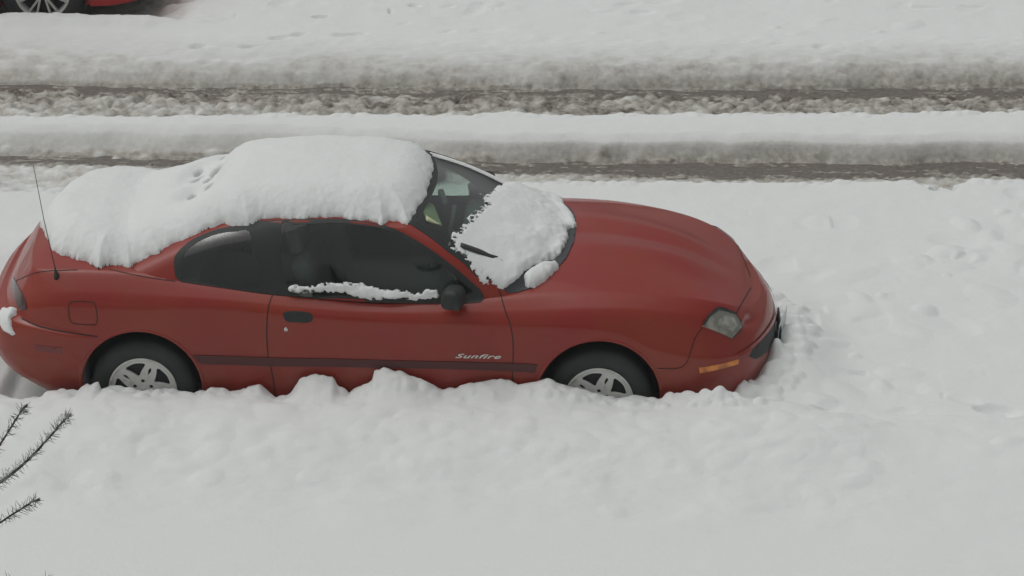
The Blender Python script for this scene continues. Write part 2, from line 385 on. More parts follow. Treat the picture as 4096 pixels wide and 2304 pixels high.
Yw = Y+wig+wig2*sstep(20.95, 21.2, Y)+.012*fbm(X*9, Y*9, 77, 3)+notch+.05*fbm(X*2.6, Y*2.6, 81, 4, .6)*sstep(23.60, 23.72, Y)+.022*fbm(X*3.5, Y*3, 83, 3)*sstep(22.1, 22.2, Y)*(1-sstep(22.5, 22.7, Y))
hts = np.array([b[1] for b in BP]); drt = np.array([b[2] for b in BP])
Hh = np.zeros_like(X); Dd = np.zeros_like(X)
for i, x in enumerate(gx):
    yb = np.array([np.interp(x, XC, b[0]) for b in BP])
    Hh[i] = np.interp(Yw[i], yb, hts); Dd[i] = np.interp(Yw[i], yb, drt)
lane = sstep(21.0, 21.15, Yw)*(1-sstep(24.0, 24.3, Yw))
# right-hand side of the street is browner, left-hand side greyer
side = sstep(-2.5, 1.5, X)
Dd *= (.74+.36*side)*(1+.45*fbm(X*1.6, Y*5.0, 31, 4, .6))
# gentle undulation everywhere, churned surface in the lane
Hh += .022*fbm(X*1.1, Y*1.5, 11, 3)*(1-lane)+.006*fbm(X*6, Y*6, 12, 3)
rutm = np.clip(1-(Hh+.0)/.03, 0, 1)*lane
strip = sstep(22.05, 22.15, Yw)*(1-sstep(22.60, 22.66, Yw)); lm0 = lane*(1-rutm)*(1-.75*strip)
slope = np.abs(np.gradient(Hh, axis=1)/np.gradient(Y, axis=1)); wallm = 1-.85*sstep(.25, .9, slope)
rough = fbm(X*11, Y*15, 13, 4, .6)*wallm; Hh += lm0*.014*rough
Dd += lm0*(Dd > .12)*(-.30*rough)
# in the rut itself thin streaks of slush lie over the wet asphalt
streak = fbm(X*2.2, Y*34, 15, 4, .6)+.5*fbm(X*22, Y*40, 16, 2)
Hh += rutm*(np.clip(streak-.05+.25*fbm(X*.8, Y*3, 61, 2), -.4, 1)*.034)
Dd = np.where(rutm > .3, np.clip(.60+.22*streak, 0, 1), Dd)
# the pushed-up bank at the kerb side of the parked coupe
ex, ey, nx, ny = EU.x, EU.y, EN.x, EN.y
CU = (X-O.x)*ex+(Y-O.y)*ey; CV = -((X-O.x)*nx+(Y-O.y)*ny)
BANK = np.array([(-1.6,.20),(-.9,.24),(-0.823,.276),(-0.752,.255),(-0.68,.265),(-0.589,.285),(-0.55,.325),(-0.413,.341),(-0.37,.305),(-0.313,.358),(-0.241,.372),(-0.233,.328),(-0.169,.371),(-0.098,.349),(0.018,.321),(0.333,.330),(0.415,.35),(0.46,.342),(0.577,.330),(0.622,.375),(0.692,.382),(0.782,.295),(0.872,.315),(0.919,.407),(1.018,.445),(1.116,.428),(1.15,.36),(1.205,.338),(1.276,.392),(1.338,.428),(1.352,.482),(1.412,.505),(1.492,.489),(1.599,.444),(1.688,.406),(1.759,.378),(1.84,.401),(1.929,.44),(2.035,.462),(2.151,.425),(2.276,.444),(2.33,.46),(2.455,.411),(2.57,.379),(2.66,.357),(2.73,.349),(2.829,.378),(2.917,.360),(2.987,.37),(3.077,.40),(3.174,.385),(3.333,.40),(3.5,.36),(3.75,.33),(4.2,.28)])
bank = np.interp(CU, BANK[:, 0], BANK[:, 1])
dv = CV-.87
near = np.exp(-np.clip(dv, 0, 9)**2/.16**2)
body_h = .33+.05*np.exp(-((dv-.30)/.35)**2)
soft = .30+(.34-.30)*0
bk = sstep(-1.9, -.9, CU)*(1-.5*sstep(3.6, 4.6, CU))
bh = bank*near+(1-near)*(body_h*(1-sstep(.6, 1.3, dv))+.27*sstep(.6, 1.3, dv))
side_on = sstep(-.02, .0, dv)
blend = side_on*bk*sstep(-60, -1, -np.clip(dv, 0, 1))
Hn = Hh*(1-side_on*bk)+bh*side_on*bk
# lumps pushed up on the bank
lm = side_on*bk*(1-sstep(1.0, 1.75, dv))
Hn += lm*(.030*fbm(X*2.6, Y*3.6, 21, 3)+.006*np.abs(fbm(X*8, Y*10, 22, 3)))
Hh = Hn
# behind the rear bumper the snow is hollowed, in front of the nose it is pushed up
nd = np.hypot((CU-3.62)/.95, (CV+.05)/1.0)
# under the car: cleared, low
inside = (1-sstep(.80, .835, np.abs(CV)))*sstep(-.93, -.84, CU)*(1-sstep(3.40, 3.52, CU+np.clip(np.abs(CV)-.35, 0, 1)*.55))
frontpile = np.exp(-((CU-3.78)/.22)**2)*np.exp(-((CV-.05)/.55)**2)
Hh += .12*frontpile*(1-inside)
cornerpile = .06*np.exp(-((CU-3.47)/.10)**2-((CV-.62)/.10)**2)+.05*np.exp(-((CU-3.60)/.06)**2-((CV-.42)/.08)**2)+.09*np.exp(-((CU-3.66)/.05)**2-((CV-.26)/.07)**2)
Hh += cornerpile*(1-inside)
hollow = np.exp(-((CU+.85)/.33)**2)*(1-sstep(.72, .90, CV))*sstep(-1.3, -.9, CV)
Hh -= .16*hollow
Hh = Hh*(1-inside)+.04*inside
# second parked car stands in its own hollow behind a low bank
O2 = Vector((-3.578, 24.745+.80, 0))
b2 = sstep(24.30, 24.44, Y+.03*fbm(X*5, X*0, 3, 2))*(1-sstep(24.52, 24.56, Y+.03*fbm(X*6, X*0, 4, 3)+.02*fbm(X*20, Y*20, 5, 2)))
in2 = (1-sstep(-2.95, -2.25, X+.25*fbm(X*3, Y*3, 71, 3)))*sstep(-9.0, -8.6, X)
Hh += in2*b2*(.035+.03*fbm(X*4, X*0, 14, 3))
under2 = in2*sstep(24.52, 24.60, Y+.03*fbm(X*6, X*0, 4, 3))*(1-sstep(26.5, 26.9, Y))
Hh = Hh*(1-under2)+under2*(.02+.02*fbm(X*7, Y*7, 6, 3)); Dd = np.maximum(Dd, under2*.42)
ramp = (sstep(-2.9, -2.3, X)*(1-sstep(-2.3, -1.6, X)))*sstep(24.4, 25, Y)
# individual stamps -------------------------------------------------
HB = Hh.copy()
def stamp(x, y, r, h, ax=1.0, ang=0.0, mode='add', p=1.0, dirt=None):
    i0, i1 = np.searchsorted(gx, [x-r*1.3*max(ax, 1), x+r*1.3*max(ax, 1)]); j0, j1 = np.searchsorted(gy, [y-r*1.3*max(ax, 1), y+r*1.3*max(ax, 1)])
    if i1 <= i0 or j1 <= j0: return
    dx = X[i0:i1, j0:j1]-x; dy = Y[i0:i1, j0:j1]-y; c, s = math.cos(ang), math.sin(ang)
    d = np.hypot((dx*c+dy*s)/ax, -dx*s+dy*c)/r
    f = np.clip(1-d*d, 0, 1)**p
    if h < 0: Hh[i0:i1, j0:j1] += h*f
    else: Hh[i0:i1, j0:j1] = np.maximum(Hh[i0:i1, j0:j1], HB[i0:i1, j0:j1]+h*f)
    if dirt is not None: Dd[i0:i1, j0:j1] = np.where(f > .1, np.clip(Dd[i0:i1, j0:j1]+dirt*np.sqrt(f), 0, 1), Dd[i0:i1, j0:j1])
def yat(k, x): return float(np.interp(x, XC, BP[k][0]))
# slush clods: between the ruts on the far side, beside the near rut, along the bank feet
for (ka, kb, n, r0, r1, hh) in ((11, 13, 2300, .018, .060, 1.0), (3, 4, 900, .012, .035, .6), (2, 3, 500, .02, .05, .35), (5, 6, 500, .010, .030, .55), (15, 17, 420, .012, .04, .32), (1, 2, 320, .02, .045, .35)):
    for _ in range(n):
        x = rng.uniform(-4.4, 4.4); t = rng.uniform(0, 1); y = yat(ka, x)*(1-t)+yat(kb, x)*t
        r = rng.uniform(r0, r1)*(1.25 if x < 0 and ka == 6 else 1)
        stamp(x, y, r, r*hh*rng.uniform(.5, 1.1), rng.uniform(1, 1.6), rng.uniform(0, 3.14), p=.6, dirt=rng.uniform(-.12, .14))
# crumbs at the crisp edge of the parking snow and the white middle strip
for k, n in ((0, 200), (10, 200)):
    for _ in range(n):
        x = rng.uniform(-4.4, 4.4); y = yat(k, x)+rng.normal(0, .025); r = rng.uniform(.015, .05)
        stamp(x, y, r, r*.30, 1.3, rng.uniform(0, 3), p=.8)
for x, y in ((-2.9, 22.265), (-2.781, 22.219), (-2.099, 22.253), (-2.578, 22.219), (-3.55, 22.3)):
    stamp(x, y-.075, .026, .022, 1.4, rng.uniform(0, 3), p=.8, dirt=-.7); stamp(x+.03, y-.065, .017, .018, 1.2, 0, p=.8, dirt=-.6)
# clods of the kerb-side bank
for _ in range(420):
    u = rng.uniform(-1.6, 4.2); d = abs(rng.normal(0, .42))+.06
    if d > 1.5: continue
    p = O+EU*u-EN*(.87+d); r = rng.uniform(.03, .10)
    stamp(p.x, p.y, r, r*rng.uniform(.05, .18), rng.uniform(1, 1.8), rng.uniform(0, 3), p=.9)
for _ in range(420):   # snow pushed up against the sill
    u = rng.uniform(-.8, 3.5); p = O+EU*u-EN*(.88+rng.uniform(0, .12)); r = rng.uniform(.010, .040)
    stamp(p.x, p.y, r, r*rng.uniform(.3, .8), 1.2, rng.uniform(0, 3), p=.7)
for _ in range(70):
    u = rng.uniform(3.3, 3.72); vv = .72-(u-3.4)*1.3+rng.uniform(-.03, .12); p = O+EU*(u+.02)-EN*vv; r = rng.uniform(.015, .04); stamp(p.x, p.y, r, r*rng.uniform(.5, 1.1), 1.2, rng.uniform(0, 3), p=.6)
for _ in range(60):   # rubble round the nose
    a = rng.uniform(-1.2, 1.0); p = O+EU*(3.66+rng.uniform(.02, .25)-.3*abs(a)**2)-EN*a; r = rng.uniform(.02, .06)
    stamp(p.x, p.y, r, r*.6, 1.2, rng.uniform(0, 3), p=.7)
# footprints and pits
for x, y, a, ax, r, h in ((2.995, 20.29, .6, 1.6, .055, -.09), (3.06, 20.40, .6, 1.3, .04, -.05), (2.768, 19.775, 2.1, 1.9, .05, -.09), (3.00, 19.86, .5, 2.0, .05, -.05), (2.435, 19.013, 2.2, 1.6, .05, -.08), (2.60, 19.25, .8, 1.6, .05, -.05), (2.258, 18.579, 2.2, 1.9, .055, -.10), (2.787, 17.602, 2.8, 1.8, .06, -.08), (1.788, 17.524, 0, 1.2, .03, -.07), (2.356, 18.271, .3, 1.7, .05, -.05), (2.10, 18.1, 0, 1.5, .06, -.03), (2.42, 17.95, 0, 1.5, .07, -.025),
        (-1.01, 24.72, 0, 1.2, .10, -.12), (-1.458, 24.60, .2, 1.2, .06, -.10), (-2.341, 23.98, 0, 1.5, .05, -.08), (-1.744, 24.12, .3, 2.6, .04, -.06), (-1.60, 24.19, .5, 2.0, .04, -.06), (-1.20, 24.22, .3, 3.4, .04, -.06), (-1.30, 24.20, 0, 1.2, .05, -.06), (-1.95, 23.96, .3, 2.6, .035, -.06), (2.424, 24.65, .7, 2.2, .05, -.09), (3.152, 24.40, 0, 2.0, .09, -.04), (-.75, 24.85, 0, 1.2, .05, -.06), (2.3, 23.96, .5, 1.5, .05, -.05), (1.0, 24.7, 0, 2, .06, -.03), (-.2, 24.3, 0, 2, .07, -.03), (3.4, 24.9, .3, 2, .06, -.05)):
    stamp(x, y, r*(1.35 if x > 1.5 and y < 21 else .9), h*(.80 if x > 1.5 and y < 21 else .6), ax, a, p=.9)
for _ in range(45):
    t = rng.uniform(0, 1); x = 3.25-1.5*t+rng.normal(0, .16); y = 20.7-3.2*t+rng.normal(0, .18); stamp(x, y, rng.uniform(.03, .10), rng.choice([-1, 1])*rng.uniform(.006, .027), rng.uniform(1, 2.0), rng.uniform(0, 3), p=.9)
for _ in range(90):
    x = rng.uniform(-2.5, 4.4); y = rng.uniform(24.2, 25.5); stamp(x, y, rng.uniform(.04, .12), rng.uniform(-.022, .018), rng.uniform(1, 2.4), rng.uniform(0, 1))
for _ in range(110):
    x = rng.uniform(1.6, 4.3); y = rng.uniform(17, 20.7); stamp(x, y, rng.uniform(.05, .16), rng.uniform(-.022, .02), rng.uniform(1, 2.0), rng.uniform(0, 3))
bandm = sstep(22.66, 22.74, Yw)*(1-sstep(23.28, 23.34, Yw))
Dd += bandm*(.16+.34*side)*np.clip((.038-Hh)/.03, 0, 1)
Dd += .05*sstep(.35, .8, fbm(X*1.7, Y*2.5, 41, 4))*sstep(24, 24.4, Y)
Hh = np.where(np.abs(X) > 30, .2, Hh)
wm = (sstep(22.0, 22.06, Yw)*(1-sstep(22.5, 22.6, Yw))+sstep(23.55, 23.6, Yw)*(1-sstep(24.2, 24.4, Yw)))
for _ in range(5):
    Db = Dd.copy(); Db[1:-1, 1:-1] = (Dd[1:-1, 1:-1]*2+Dd[2:, 1:-1]*1.5+Dd[:-2, 1:-1]*1.5+Dd[1:-1, 2:]*.5+Dd[1:-1, :-2]*.5)/6; Dd = Dd*(1-wm)+Db*wm
    Hb = Hh.copy(); Hb[1:-1, 1:-1] = (Hh[1:-1, 1:-1]*2+Hh[2:, 1:-1]+Hh[:-2, 1:-1])/4; Hh = Hh*(1-wm*.7)+Hb*wm*.7
nxg, nyg = X.shape
gs = mesh_np('snow', np.stack([X, Y, Hh], -1).reshape(-1, 3), grid_faces(nxg, nyg), None, m_snowg)
at = gs.data.attributes.new('dirt', 'FLOAT', 'POINT'); at.data.foreach_set('value', np.clip(Dd, 0, 1).astype(np.float32).ravel())
tag(gs, kind='structure')
rd = mesh_py('road', [(-90, -90, 0), (90, -90, 0), (90, 90, 0), (-90, 90, 0)], [(0, 1, 2, 3)], None, m_road); tag(rd, kind='structure')

# ------------------------------------------------------------------ the red coupe
def lc(P): P = np.asarray(P, float); return P*np.array([1, -1, 1])
def grid_normals(G):
    du = np.gradient(G, axis=0); dk = np.gradient(G, axis=1); N = np.cross(dk, du)
    L = np.linalg.norm(N, axis=-1, keepdims=True); N = np.where(L > 1e-9, N/np.maximum(L, 1e-9), np.array([0, 0, 1.0])); return N
NS, NK, NT = 460, 90, 46
def two_sided(G, ns, nk):
    N = grid_normals(G); N[:, -1, 1] = 0; N[0, :, 1] = 0; N[-1, :, 1] = 0
    N /= np.linalg.norm(N, axis=-1, keepdims=True)+1e-9
    F = grid_faces(ns, nk)
    V = np.concatenate([G.reshape(-1, 3), G.reshape(-1, 3)*[1, -1, 1]]); NN = np.concatenate([N.reshape(-1, 3), N.reshape(-1, 3)*[1, -1, 1]])
    F2 = F[:, ::-1]+ns*nk
    return V, NN, np.concatenate([F, F2])
def sub(V, N, F, mask):
    f = F[mask]; used = np.unique(f); m = np.full(len(V), -1); m[used] = np.arange(len(used)); return V[used], N[used], m[f]
def in_poly(px, py, poly):
    poly = np.asarray(poly); c = np.zeros(px.shape, bool); x0, y0 = poly[:, 0], poly[:, 1]; x1, y1 = np.roll(x0, -1), np.roll(y0, -1)
    for a, b, c1, d in zip(x0, y0, x1, y1):
        if b == d: continue
        c ^= ((b > py) != (d > py)) & (px < (c1-a)*(py-b)/(d-b)+a)
    return c
def poly_dist(px, py, poly, closed=True):
    poly = np.asarray(poly); best = np.full(px.shape, 1e9); n = len(poly)
    for i in range(n if closed else n-1):
        a = poly[i]; b = poly[(i+1) % n]; e = b-a; L = (e*e).sum()+1e-12
        t = np.clip(((px-a[0])*e[0]+(py-a[1])*e[1])/L, 0, 1); best = np.minimum(best, np.hypot(px-a[0]-t*e[0], py-a[1]-t*e[1]))
    return best
def crom(P, step, closed=True):
    P = np.asarray(P, float); n = len(P); out = []
    for i in range(n if closed else n-1):
        p0, p1, p2, p3 = (P[(i-1) % n], P[i], P[(i+1) % n], P[(i+2) % n]) if closed else (P[max(i-1, 0)], P[i], P[i+1], P[min(i+2, n-1)])
        k = max(1, int(np.linalg.norm(p2-p1)/step))
        for t in np.arange(k)/k:
            out.append(.5*((2*p1)+(-p0+p2)*t+(2*p0-5*p1+4*p2-p3)*t*t+(-p0+3*p1-3*p2+p3)*t**3))
    if not closed: out.append(P[-1])
    return np.array(out)
def dens(P, step, closed=True):
    P = np.asarray(P, float); n = len(P); out = []
    for i in range(n if closed else n-1):
        a, b = P[i], P[(i+1) % n]; k = max(1, int(np.linalg.norm(b-a)/step)); out += [a+(b-a)*t for t in np.arange(k)/k]
    if not closed: out.append(P[-1])
    return np.array(out)
class Skin:
    '''a car's outer skin to lay trims, glass, seams and snow on; works in (u, v, z)'''
    def __init__(s, *VF):
        V = []; F = []
        for v, f in VF: F += (f+len(V)).tolist(); V += v.tolist()
        s.bvh = BVHTree.FromPolygons(V, F)
    def hit(s, p, d):
        r = s.bvh.ray_cast(Vector(p)+Vector(d)*3, -Vector(d))
        if r[0] is None:
            r = s.bvh.find_nearest(Vector(p))
        return r[0], r[1]
    def basis(s, d):
        d = Vector(d).normalized(); a = Vector((0, 0, 1)) if abs(d.z) < .8 else Vector((1, 0, 0)); x = a.cross(d).normalized(); return d, x, d.cross(x)
    def patch(s, name, pts, d, parent, mat, holes=(), off=.003, rim=.006, step=.03, sm=False, mir=1, fold=None):
        fx = np.array([1, mir, 1]); d, x, y = s.basis(np.array(d)*fx); f = crom if sm else dens
        loops = [f(np.asarray(p, float)*fx, step*.6 if sm else step) for p in [pts]+list(holes)]
        X2 = [np.stack([L@np.array(x), L@np.array(y)], 1) for L in loops]
        co = []; ed = []
        for L in X2: n = len(co); co += [Vector(p) for p in L]; ed += [(n+i, n+(i+1) % len(L)) for i in range(len(L))]
        mn, mx = X2[0].min(0), X2[0].max(0)
        gx_, gy_ = np.meshgrid(np.arange(mn[0], mx[0], step), np.arange(mn[1], mx[1], step)); gx_ = gx_.ravel(); gy_ = gy_.ravel()
        ok = in_poly(gx_, gy_, X2[0]) & (poly_dist(gx_, gy_, X2[0]) > step*.35)
        for Hl in X2[1:]: ok &= ~in_poly(gx_, gy_, Hl) & (poly_dist(gx_, gy_, Hl) > step*.35)
        co += [Vector((a, b)) for a, b in zip(gx_[ok], gy_[ok])]
        r = delaunay_2d_cdt(co, ed, [], 0, 1e-5); P2 = np.array([tuple(v) for v in r[0]]); Fc = [f_ for f_ in r[2]]
        cen = np.array([P2[f_].mean(0) for f_ in Fc]); keep = in_poly(cen[:, 0], cen[:, 1], X2[0])
        for Hl in X2[1:]: keep &= ~in_poly(cen[:, 0], cen[:, 1], Hl)
        Fc = [tuple(f_) for f_, k in zip(Fc, keep) if k]
        V = []
        for p in P2:
            h, n = s.hit(x*p[0]+y*p[1]+d*float(np.asarray(loops[0]).mean(0)@np.array(d)), d); V.append(h+d*off)
        # winding towards d
        G = []
        for f_ in Fc:
            n = (V[f_[1]]-V[f_[0]]).cross(V[f_[2]]-V[f_[0]]); G.append(f_ if n.dot(d) > 0 else f_[::-1])
        cnt = {}
        for f_ in G:
            for a, b in zip(f_, f_[1:]+f_[:1]): cnt[(a, b)] = cnt.get((a, b), 0)+1
        n0 = len(V); Vr = list(V); Fr = list(G); nf = len(G)
        if rim:
            for (a, b) in [e_ for e_ in cnt if (e_[1], e_[0]) not in cnt]:
                k = len(Vr); Vr += [V[a], V[b], V[b]-d*(off+rim), V[a]-d*(off+rim)]; Fr.append((k, k+3, k+2, k+1))
        Vr = [(p[0], -p[1], p[2]) for p in Vr]; Fr = [f_[::-1] for f_ in Fr]
        return mesh_py(name, Vr, Fr, parent, mat, smooth=True)
    def strip(s, pts, d, w=.005, off=.0012, mir=1, closed=False, sm=True, step=.012):
        fx = np.array([1, mir, 1]); d, x, y = s.basis(np.array(d)*fx)
        L = (crom if sm else dens)(np.asarray(pts, float)*fx, step, closed)
        T = np.gradient(L, axis=0) if not closed else (np.roll(L, -1, 0)-np.roll(L, 1, 0))
        V = []; n = len(L)
        for p, t in zip(L, T):
            q = Vector(t).cross(d); q.normalize()
            for sg in (-1, 1):
                h, nn = s.hit(Vector(p)+q*w*.5*sg, d); V.append(h+d*off)
        F = [(2*i, 2*i+1, 2*((i+1) % n)+1, 2*((i+1) % n)) for i in range(n if closed else n-1)]
        return [(p[0], -p[1], p[2]) for p in V], F
    def snow(s, name, pts, d, disp, T, label, step=.009, ew=.06, lump=.25, seed=1, wob=.016, parent=None, holes=None, pw=.5, pits=(), spk=0):
        d, x, y = s.basis(d); disp = np.array(Vector(disp).normalized()); P = np.asarray(pts, float)
        P2 = np.stack([P@np.array(x), P@np.array(y)], 1); mn = P2.min(0)-.03; mx = P2.max(0)+.03
        A, B = np.meshgrid(np.arange(mn[0], mx[0], step), np.arange(mn[1], mx[1], step), indexing='ij')
        D0 = poly_dist(A, B, P2)*np.where(in_poly(A, B, P2), 1, -1); fade = np.exp(-np.clip(D0, 0, 9)/.022)
        D = D0+wob*fbm(A*12, B*12, seed, 3, .5)*np.exp(-np.clip(D0, 0, 9)/.035)+wob*.8*fbm(A*34, B*34, seed+5, 3)*fade-abs(spk)*np.clip(fbm(A*60, B*60, seed+8, 3), 0, 1)*np.exp(-np.clip(D0, 0, 9)/.05)*(1 if spk < 0 else 1-sstep(1.93, 2.03, x[0]*A+y[0]*B+d[0]*float(P.mean(0)@np.array(d))))
        g0, g1 = np.gradient(D, step); gg = g0*g0+g1*g1+1e-3; m_ = (D < step*.35) & (D > -step*1.5)
        A = np.where(m_, A-np.clip(D*g0/gg, -2*step, 2*step), A); B = np.where(m_, B-np.clip(D*g1/gg, -2*step, 2*step), B)
        cen = float(P.mean(0)@np.array(d)); V = np.zeros(A.shape+(3,)); NV = np.zeros(A.shape+(3,)); Un = np.ones(A.shape); D0 = D0
        for i, j in zip(*np.where(np.maximum(D, D0) > -step*1.3)):
            h, n = s.hit(x*A[i, j]+y*B[i, j]+d*cen, d); V[i, j] = h; NV[i, j] = n if n.dot(d) > 0 else -n; Un[i, j] = min(1, max(.12, abs(n.dot(d))))
        ok = (D > -step*1.2) & (np.abs(V).sum(-1) > 0)
        TT = T(V[..., 0], V[..., 1]) if callable(T) else T
        t = np.clip(D/ew, 0, 1); prof = (1-(1-t)**2)**pw
        th = TT*prof*(1+lump*fbm(A*7, B*7, seed+9, 3))+TT*lump*.5*(1-.75*t)*fbm(A*30, B*30, seed+12, 3)*(t > 0)+.0038*fbm(A*48, B*48, seed+14, 3)*(.10+.88*(1-t)**.7)*(t > .02)
        for (pu, pv, pr) in pits:
            r_ = np.hypot(V[..., 0]-pu+.35*(V[..., 1]-pv), (V[..., 1]-pv)*.55)/(pr*1.35); g2 = np.exp(-(r_/3.6)**2); r_ = r_*(1+.3*fbm(A*60, B*60, 91, 2)); g = np.exp(-r_**4); th = (th*(1-.50*g2))*(1-g)-.030*g
        valid = (np.abs(V).sum(-1) > 0).astype(float)
        def blur(Q, it, w):
            for _ in range(it):
                S = 0; Wt = 0
                for a_, b_ in ((0, 0), (1, 0), (-1, 0), (0, 1), (0, -1)):
                    m_ = np.roll(valid, (a_, b_), (0, 1)); S = S+np.roll(Q, (a_, b_), (0, 1))*m_[..., None]; Wt = Wt+m_
                Q = Q*(1-w[..., None])+w[..., None]*S/np.maximum(Wt, 1)[..., None]
            return Q
        NV = blur(NV, 8, valid); V = blur(V, 70, np.clip(D/ew-.25, 0, 1)*valid)
        dv_ = NV*.55+disp*.75; dv_ /= np.linalg.norm(dv_, axis=-1, keepdims=True)+1e-9
        V = np.where((D > step*.35)[..., None], V+th[..., None]*dv_, V-NV*.006)
        n1, n2 = A.shape; F = grid_faces(n1, n2); okf = ok.ravel()[F].all(1) & (D.ravel()[F] > -step*1.0).all(1) & ((D.ravel()[F] > 0).any(1))
        Vl = V.reshape(-1, 3)*[1, -1, 1]; v2, _, f2 = sub(Vl, Vl, F, okf)
        o = mesh_np(name, v2, f2, None, m_snow); o.location = s.loc; o.rotation_euler = (0, 0, s.rz)
        tag(o, label, 'snow'); return o

# measured outlines on the skin (u, v, z)
DLO = [(0.237, 0.742, 0.965), (0.209, 0.730, 0.983), (0.199, 0.714, 1.014), (0.193, 0.685, 1.060), (0.198, 0.662, 1.089), (0.216, 0.643, 1.110), (0.245, 0.620, 1.135), (0.283, 0.595, 1.159), (0.344, 0.577, 1.186), (0.415, 0.565, 1.212), (0.505, 0.564, 1.235), (0.624, 0.579, 1.251), (0.639, 0.555, 1.265), (0.784, 0.565, 1.283), (1.025, 0.568, 1.296), (1.158, 0.564, 1.298), (1.302, 0.586, 1.288), (1.400, 0.590, 1.272), (1.518, 0.626, 1.237), (1.654, 0.668, 1.171), (1.788, 0.704, 1.084), (1.913, 0.728, 0.981), (1.958, 0.735, 0.937), (1.973, 0.742, 0.902), (1.959, 0.762, 0.886), (1.880, 0.769, 0.878), (1.720, 0.770, 0.872), (1.436, 0.771, 0.871), (1.169, 0.767, 0.875), (0.769, 0.769, 0.906), (0.537, 0.761, 0.931)]
QGL = [(0.264, 0.737, 0.973), (0.235, 0.712, 1.024), (0.238, 0.690, 1.063), (0.250, 0.664, 1.101), (0.288, 0.637, 1.138), (0.366, 0.607, 1.180), (0.463, 0.595, 1.211), (0.554, 0.601, 1.225), (0.618, 0.609, 1.230), (0.650, 0.683, 1.137), (0.689, 0.757, 0.947)]
DGL = [(0.805, 0.603, 1.260), (0.894, 0.600, 1.271), (1.028, 0.599, 1.278), (1.161, 0.597, 1.285), (1.304, 0.607, 1.273), (1.402, 0.609, 1.256), (1.501, 0.635, 1.217), (1.637, 0.680, 1.143), (1.771, 0.714, 1.054), (1.878, 0.735, 0.964), (1.905, 0.741, 0.929), (1.720, 0.754, 0.906), (1.436, 0.763, 0.904), (1.170, 0.766, 0.909), (0.867, 0.763, 0.930)]
COWL = [(2.27,.674,.935),(2.176,.70,.92),(2.10,.715,.93)]
FUEL = [(-0.388, 0.809, 0.854), (-0.270, 0.815, 0.858), (-0.251, 0.821, 0.843), (-0.240, 0.833, 0.785), (-0.244, 0.839, 0.734), (-0.273, 0.839, 0.726), (-0.377, 0.831, 0.728), (-0.398, 0.827, 0.750), (-0.404, 0.820, 0.795), (-0.402, 0.811, 0.840), (-0.388, 0.809, 0.854)]
RDOOR = [(0.765, 0.769, 0.906), (0.746, 0.831, 0.846), (0.735, 0.849, 0.708), (0.741, 0.855, 0.564), (0.760, 0.848, 0.433), (0.772, 0.824, 0.292)]
FDOOR = [(2.055, 0.716, 0.945), (2.094, 0.794, 0.860), (2.132, 0.843, 0.767), (2.146, 0.851, 0.644), (2.143, 0.854, 0.498), (2.141, 0.847, 0.416)]
BSEAM = [(-0.693, 0.751, 0.718), (-0.585, 0.810, 0.698), (-0.447, 0.836, 0.679), (-0.240, 0.846, 0.654)]
DECKS = [(-0.767, 0.485, 0.834), (-0.645, 0.645, 0.946), (-0.490, 0.690, 0.994), (-0.364, 0.692, 1.002)]
QUART = [(-0.186, 0.680, 1.006), (-0.002, 0.722, 0.985), (0.206, 0.743, 0.965)]
HLAMP = [(3.307, 0.590, 0.791), (3.407, 0.529, 0.737), (3.439, 0.536, 0.687), (3.449, 0.546, 0.657), (3.391, 0.641, 0.630), (3.291, 0.688, 0.699), (3.219, 0.713, 0.738), (3.254, 0.661, 0.778), (3.307, 0.590, 0.791)]
HLTOP = [(3.302, 0.582, 0.800), (3.411, 0.516, 0.741)]
HOODF = [(3.508, 0.079, 0.705), (3.416, 0.515, 0.735)]
HOODS = [(3.402, 0.526, 0.745), (3.307, 0.582, 0.797), (3.228, 0.703, 0.748)]
AMBER = [(3.206, 0.793, 0.515), (3.434, 0.663, 0.513), (3.434, 0.668, 0.486), (3.211, 0.794, 0.481), (3.206, 0.793, 0.515)]
BUMPS = [(3.219, 0.717, 0.730), (3.176, 0.759, 0.675), (3.117, 0.814, 0.533), (2.967, 0.834, 0.524)]
SCOOP = [(3.444, 0.495, 0.712), (3.546, 0.406, 0.620), (3.574, 0.387, 0.582), (3.500, 0.544, 0.583), (3.400, 0.632, 0.631)]
LIP = [(3.603, 0.302, 0.573), (3.528, 0.509, 0.567), (3.492, 0.581, 0.550), (3.411, 0.675, 0.539)]
HANDLE = [(0.833, 0.841, 0.809), (0.842, 0.836, 0.829), (0.890, 0.832, 0.835), (0.970, 0.832, 0.830), (0.997, 0.837, 0.817), (1.001, 0.842, 0.798), (0.984, 0.846, 0.775), (0.908, 0.846, 0.771), (0.850, 0.846, 0.777)]
MOLD = [(0.304, 0.855, 0.555), (0.537, 0.855, 0.554), (0.742, 0.855, 0.549), (1.082, 0.855, 0.552), (1.438, 0.855, 0.549), (1.795, 0.855, 0.549), (2.141, 0.855, 0.548), (2.284, 0.856, 0.544), (2.270, 0.855, 0.492), (2.141, 0.855, 0.498), (1.794, 0.854, 0.503), (1.438, 0.854, 0.503), (1.081, 0.854, 0.500), (0.741, 0.853, 0.496), (0.535, 0.853, 0.499), (0.347, 0.853, 0.499)]
MARKER = [(-0.613, 0.828, 0.588), (-0.449, 0.853, 0.584), (-0.451, 0.852, 0.546), (-0.612, 0.828, 0.551)]
TAIL = [(-0.806, 0.371, 0.804), (-0.767, 0.488, 0.832), (-0.712, 0.640, 0.844), (-0.681, 0.704, 0.830), (-0.660, 0.743, 0.796), (-0.660, 0.750, 0.777), (-0.683, 0.738, 0.762), (-0.707, 0.715, 0.760), (-0.730, 0.676, 0.773), (-0.770, 0.563, 0.791), (-0.798, 0.440, 0.797)]
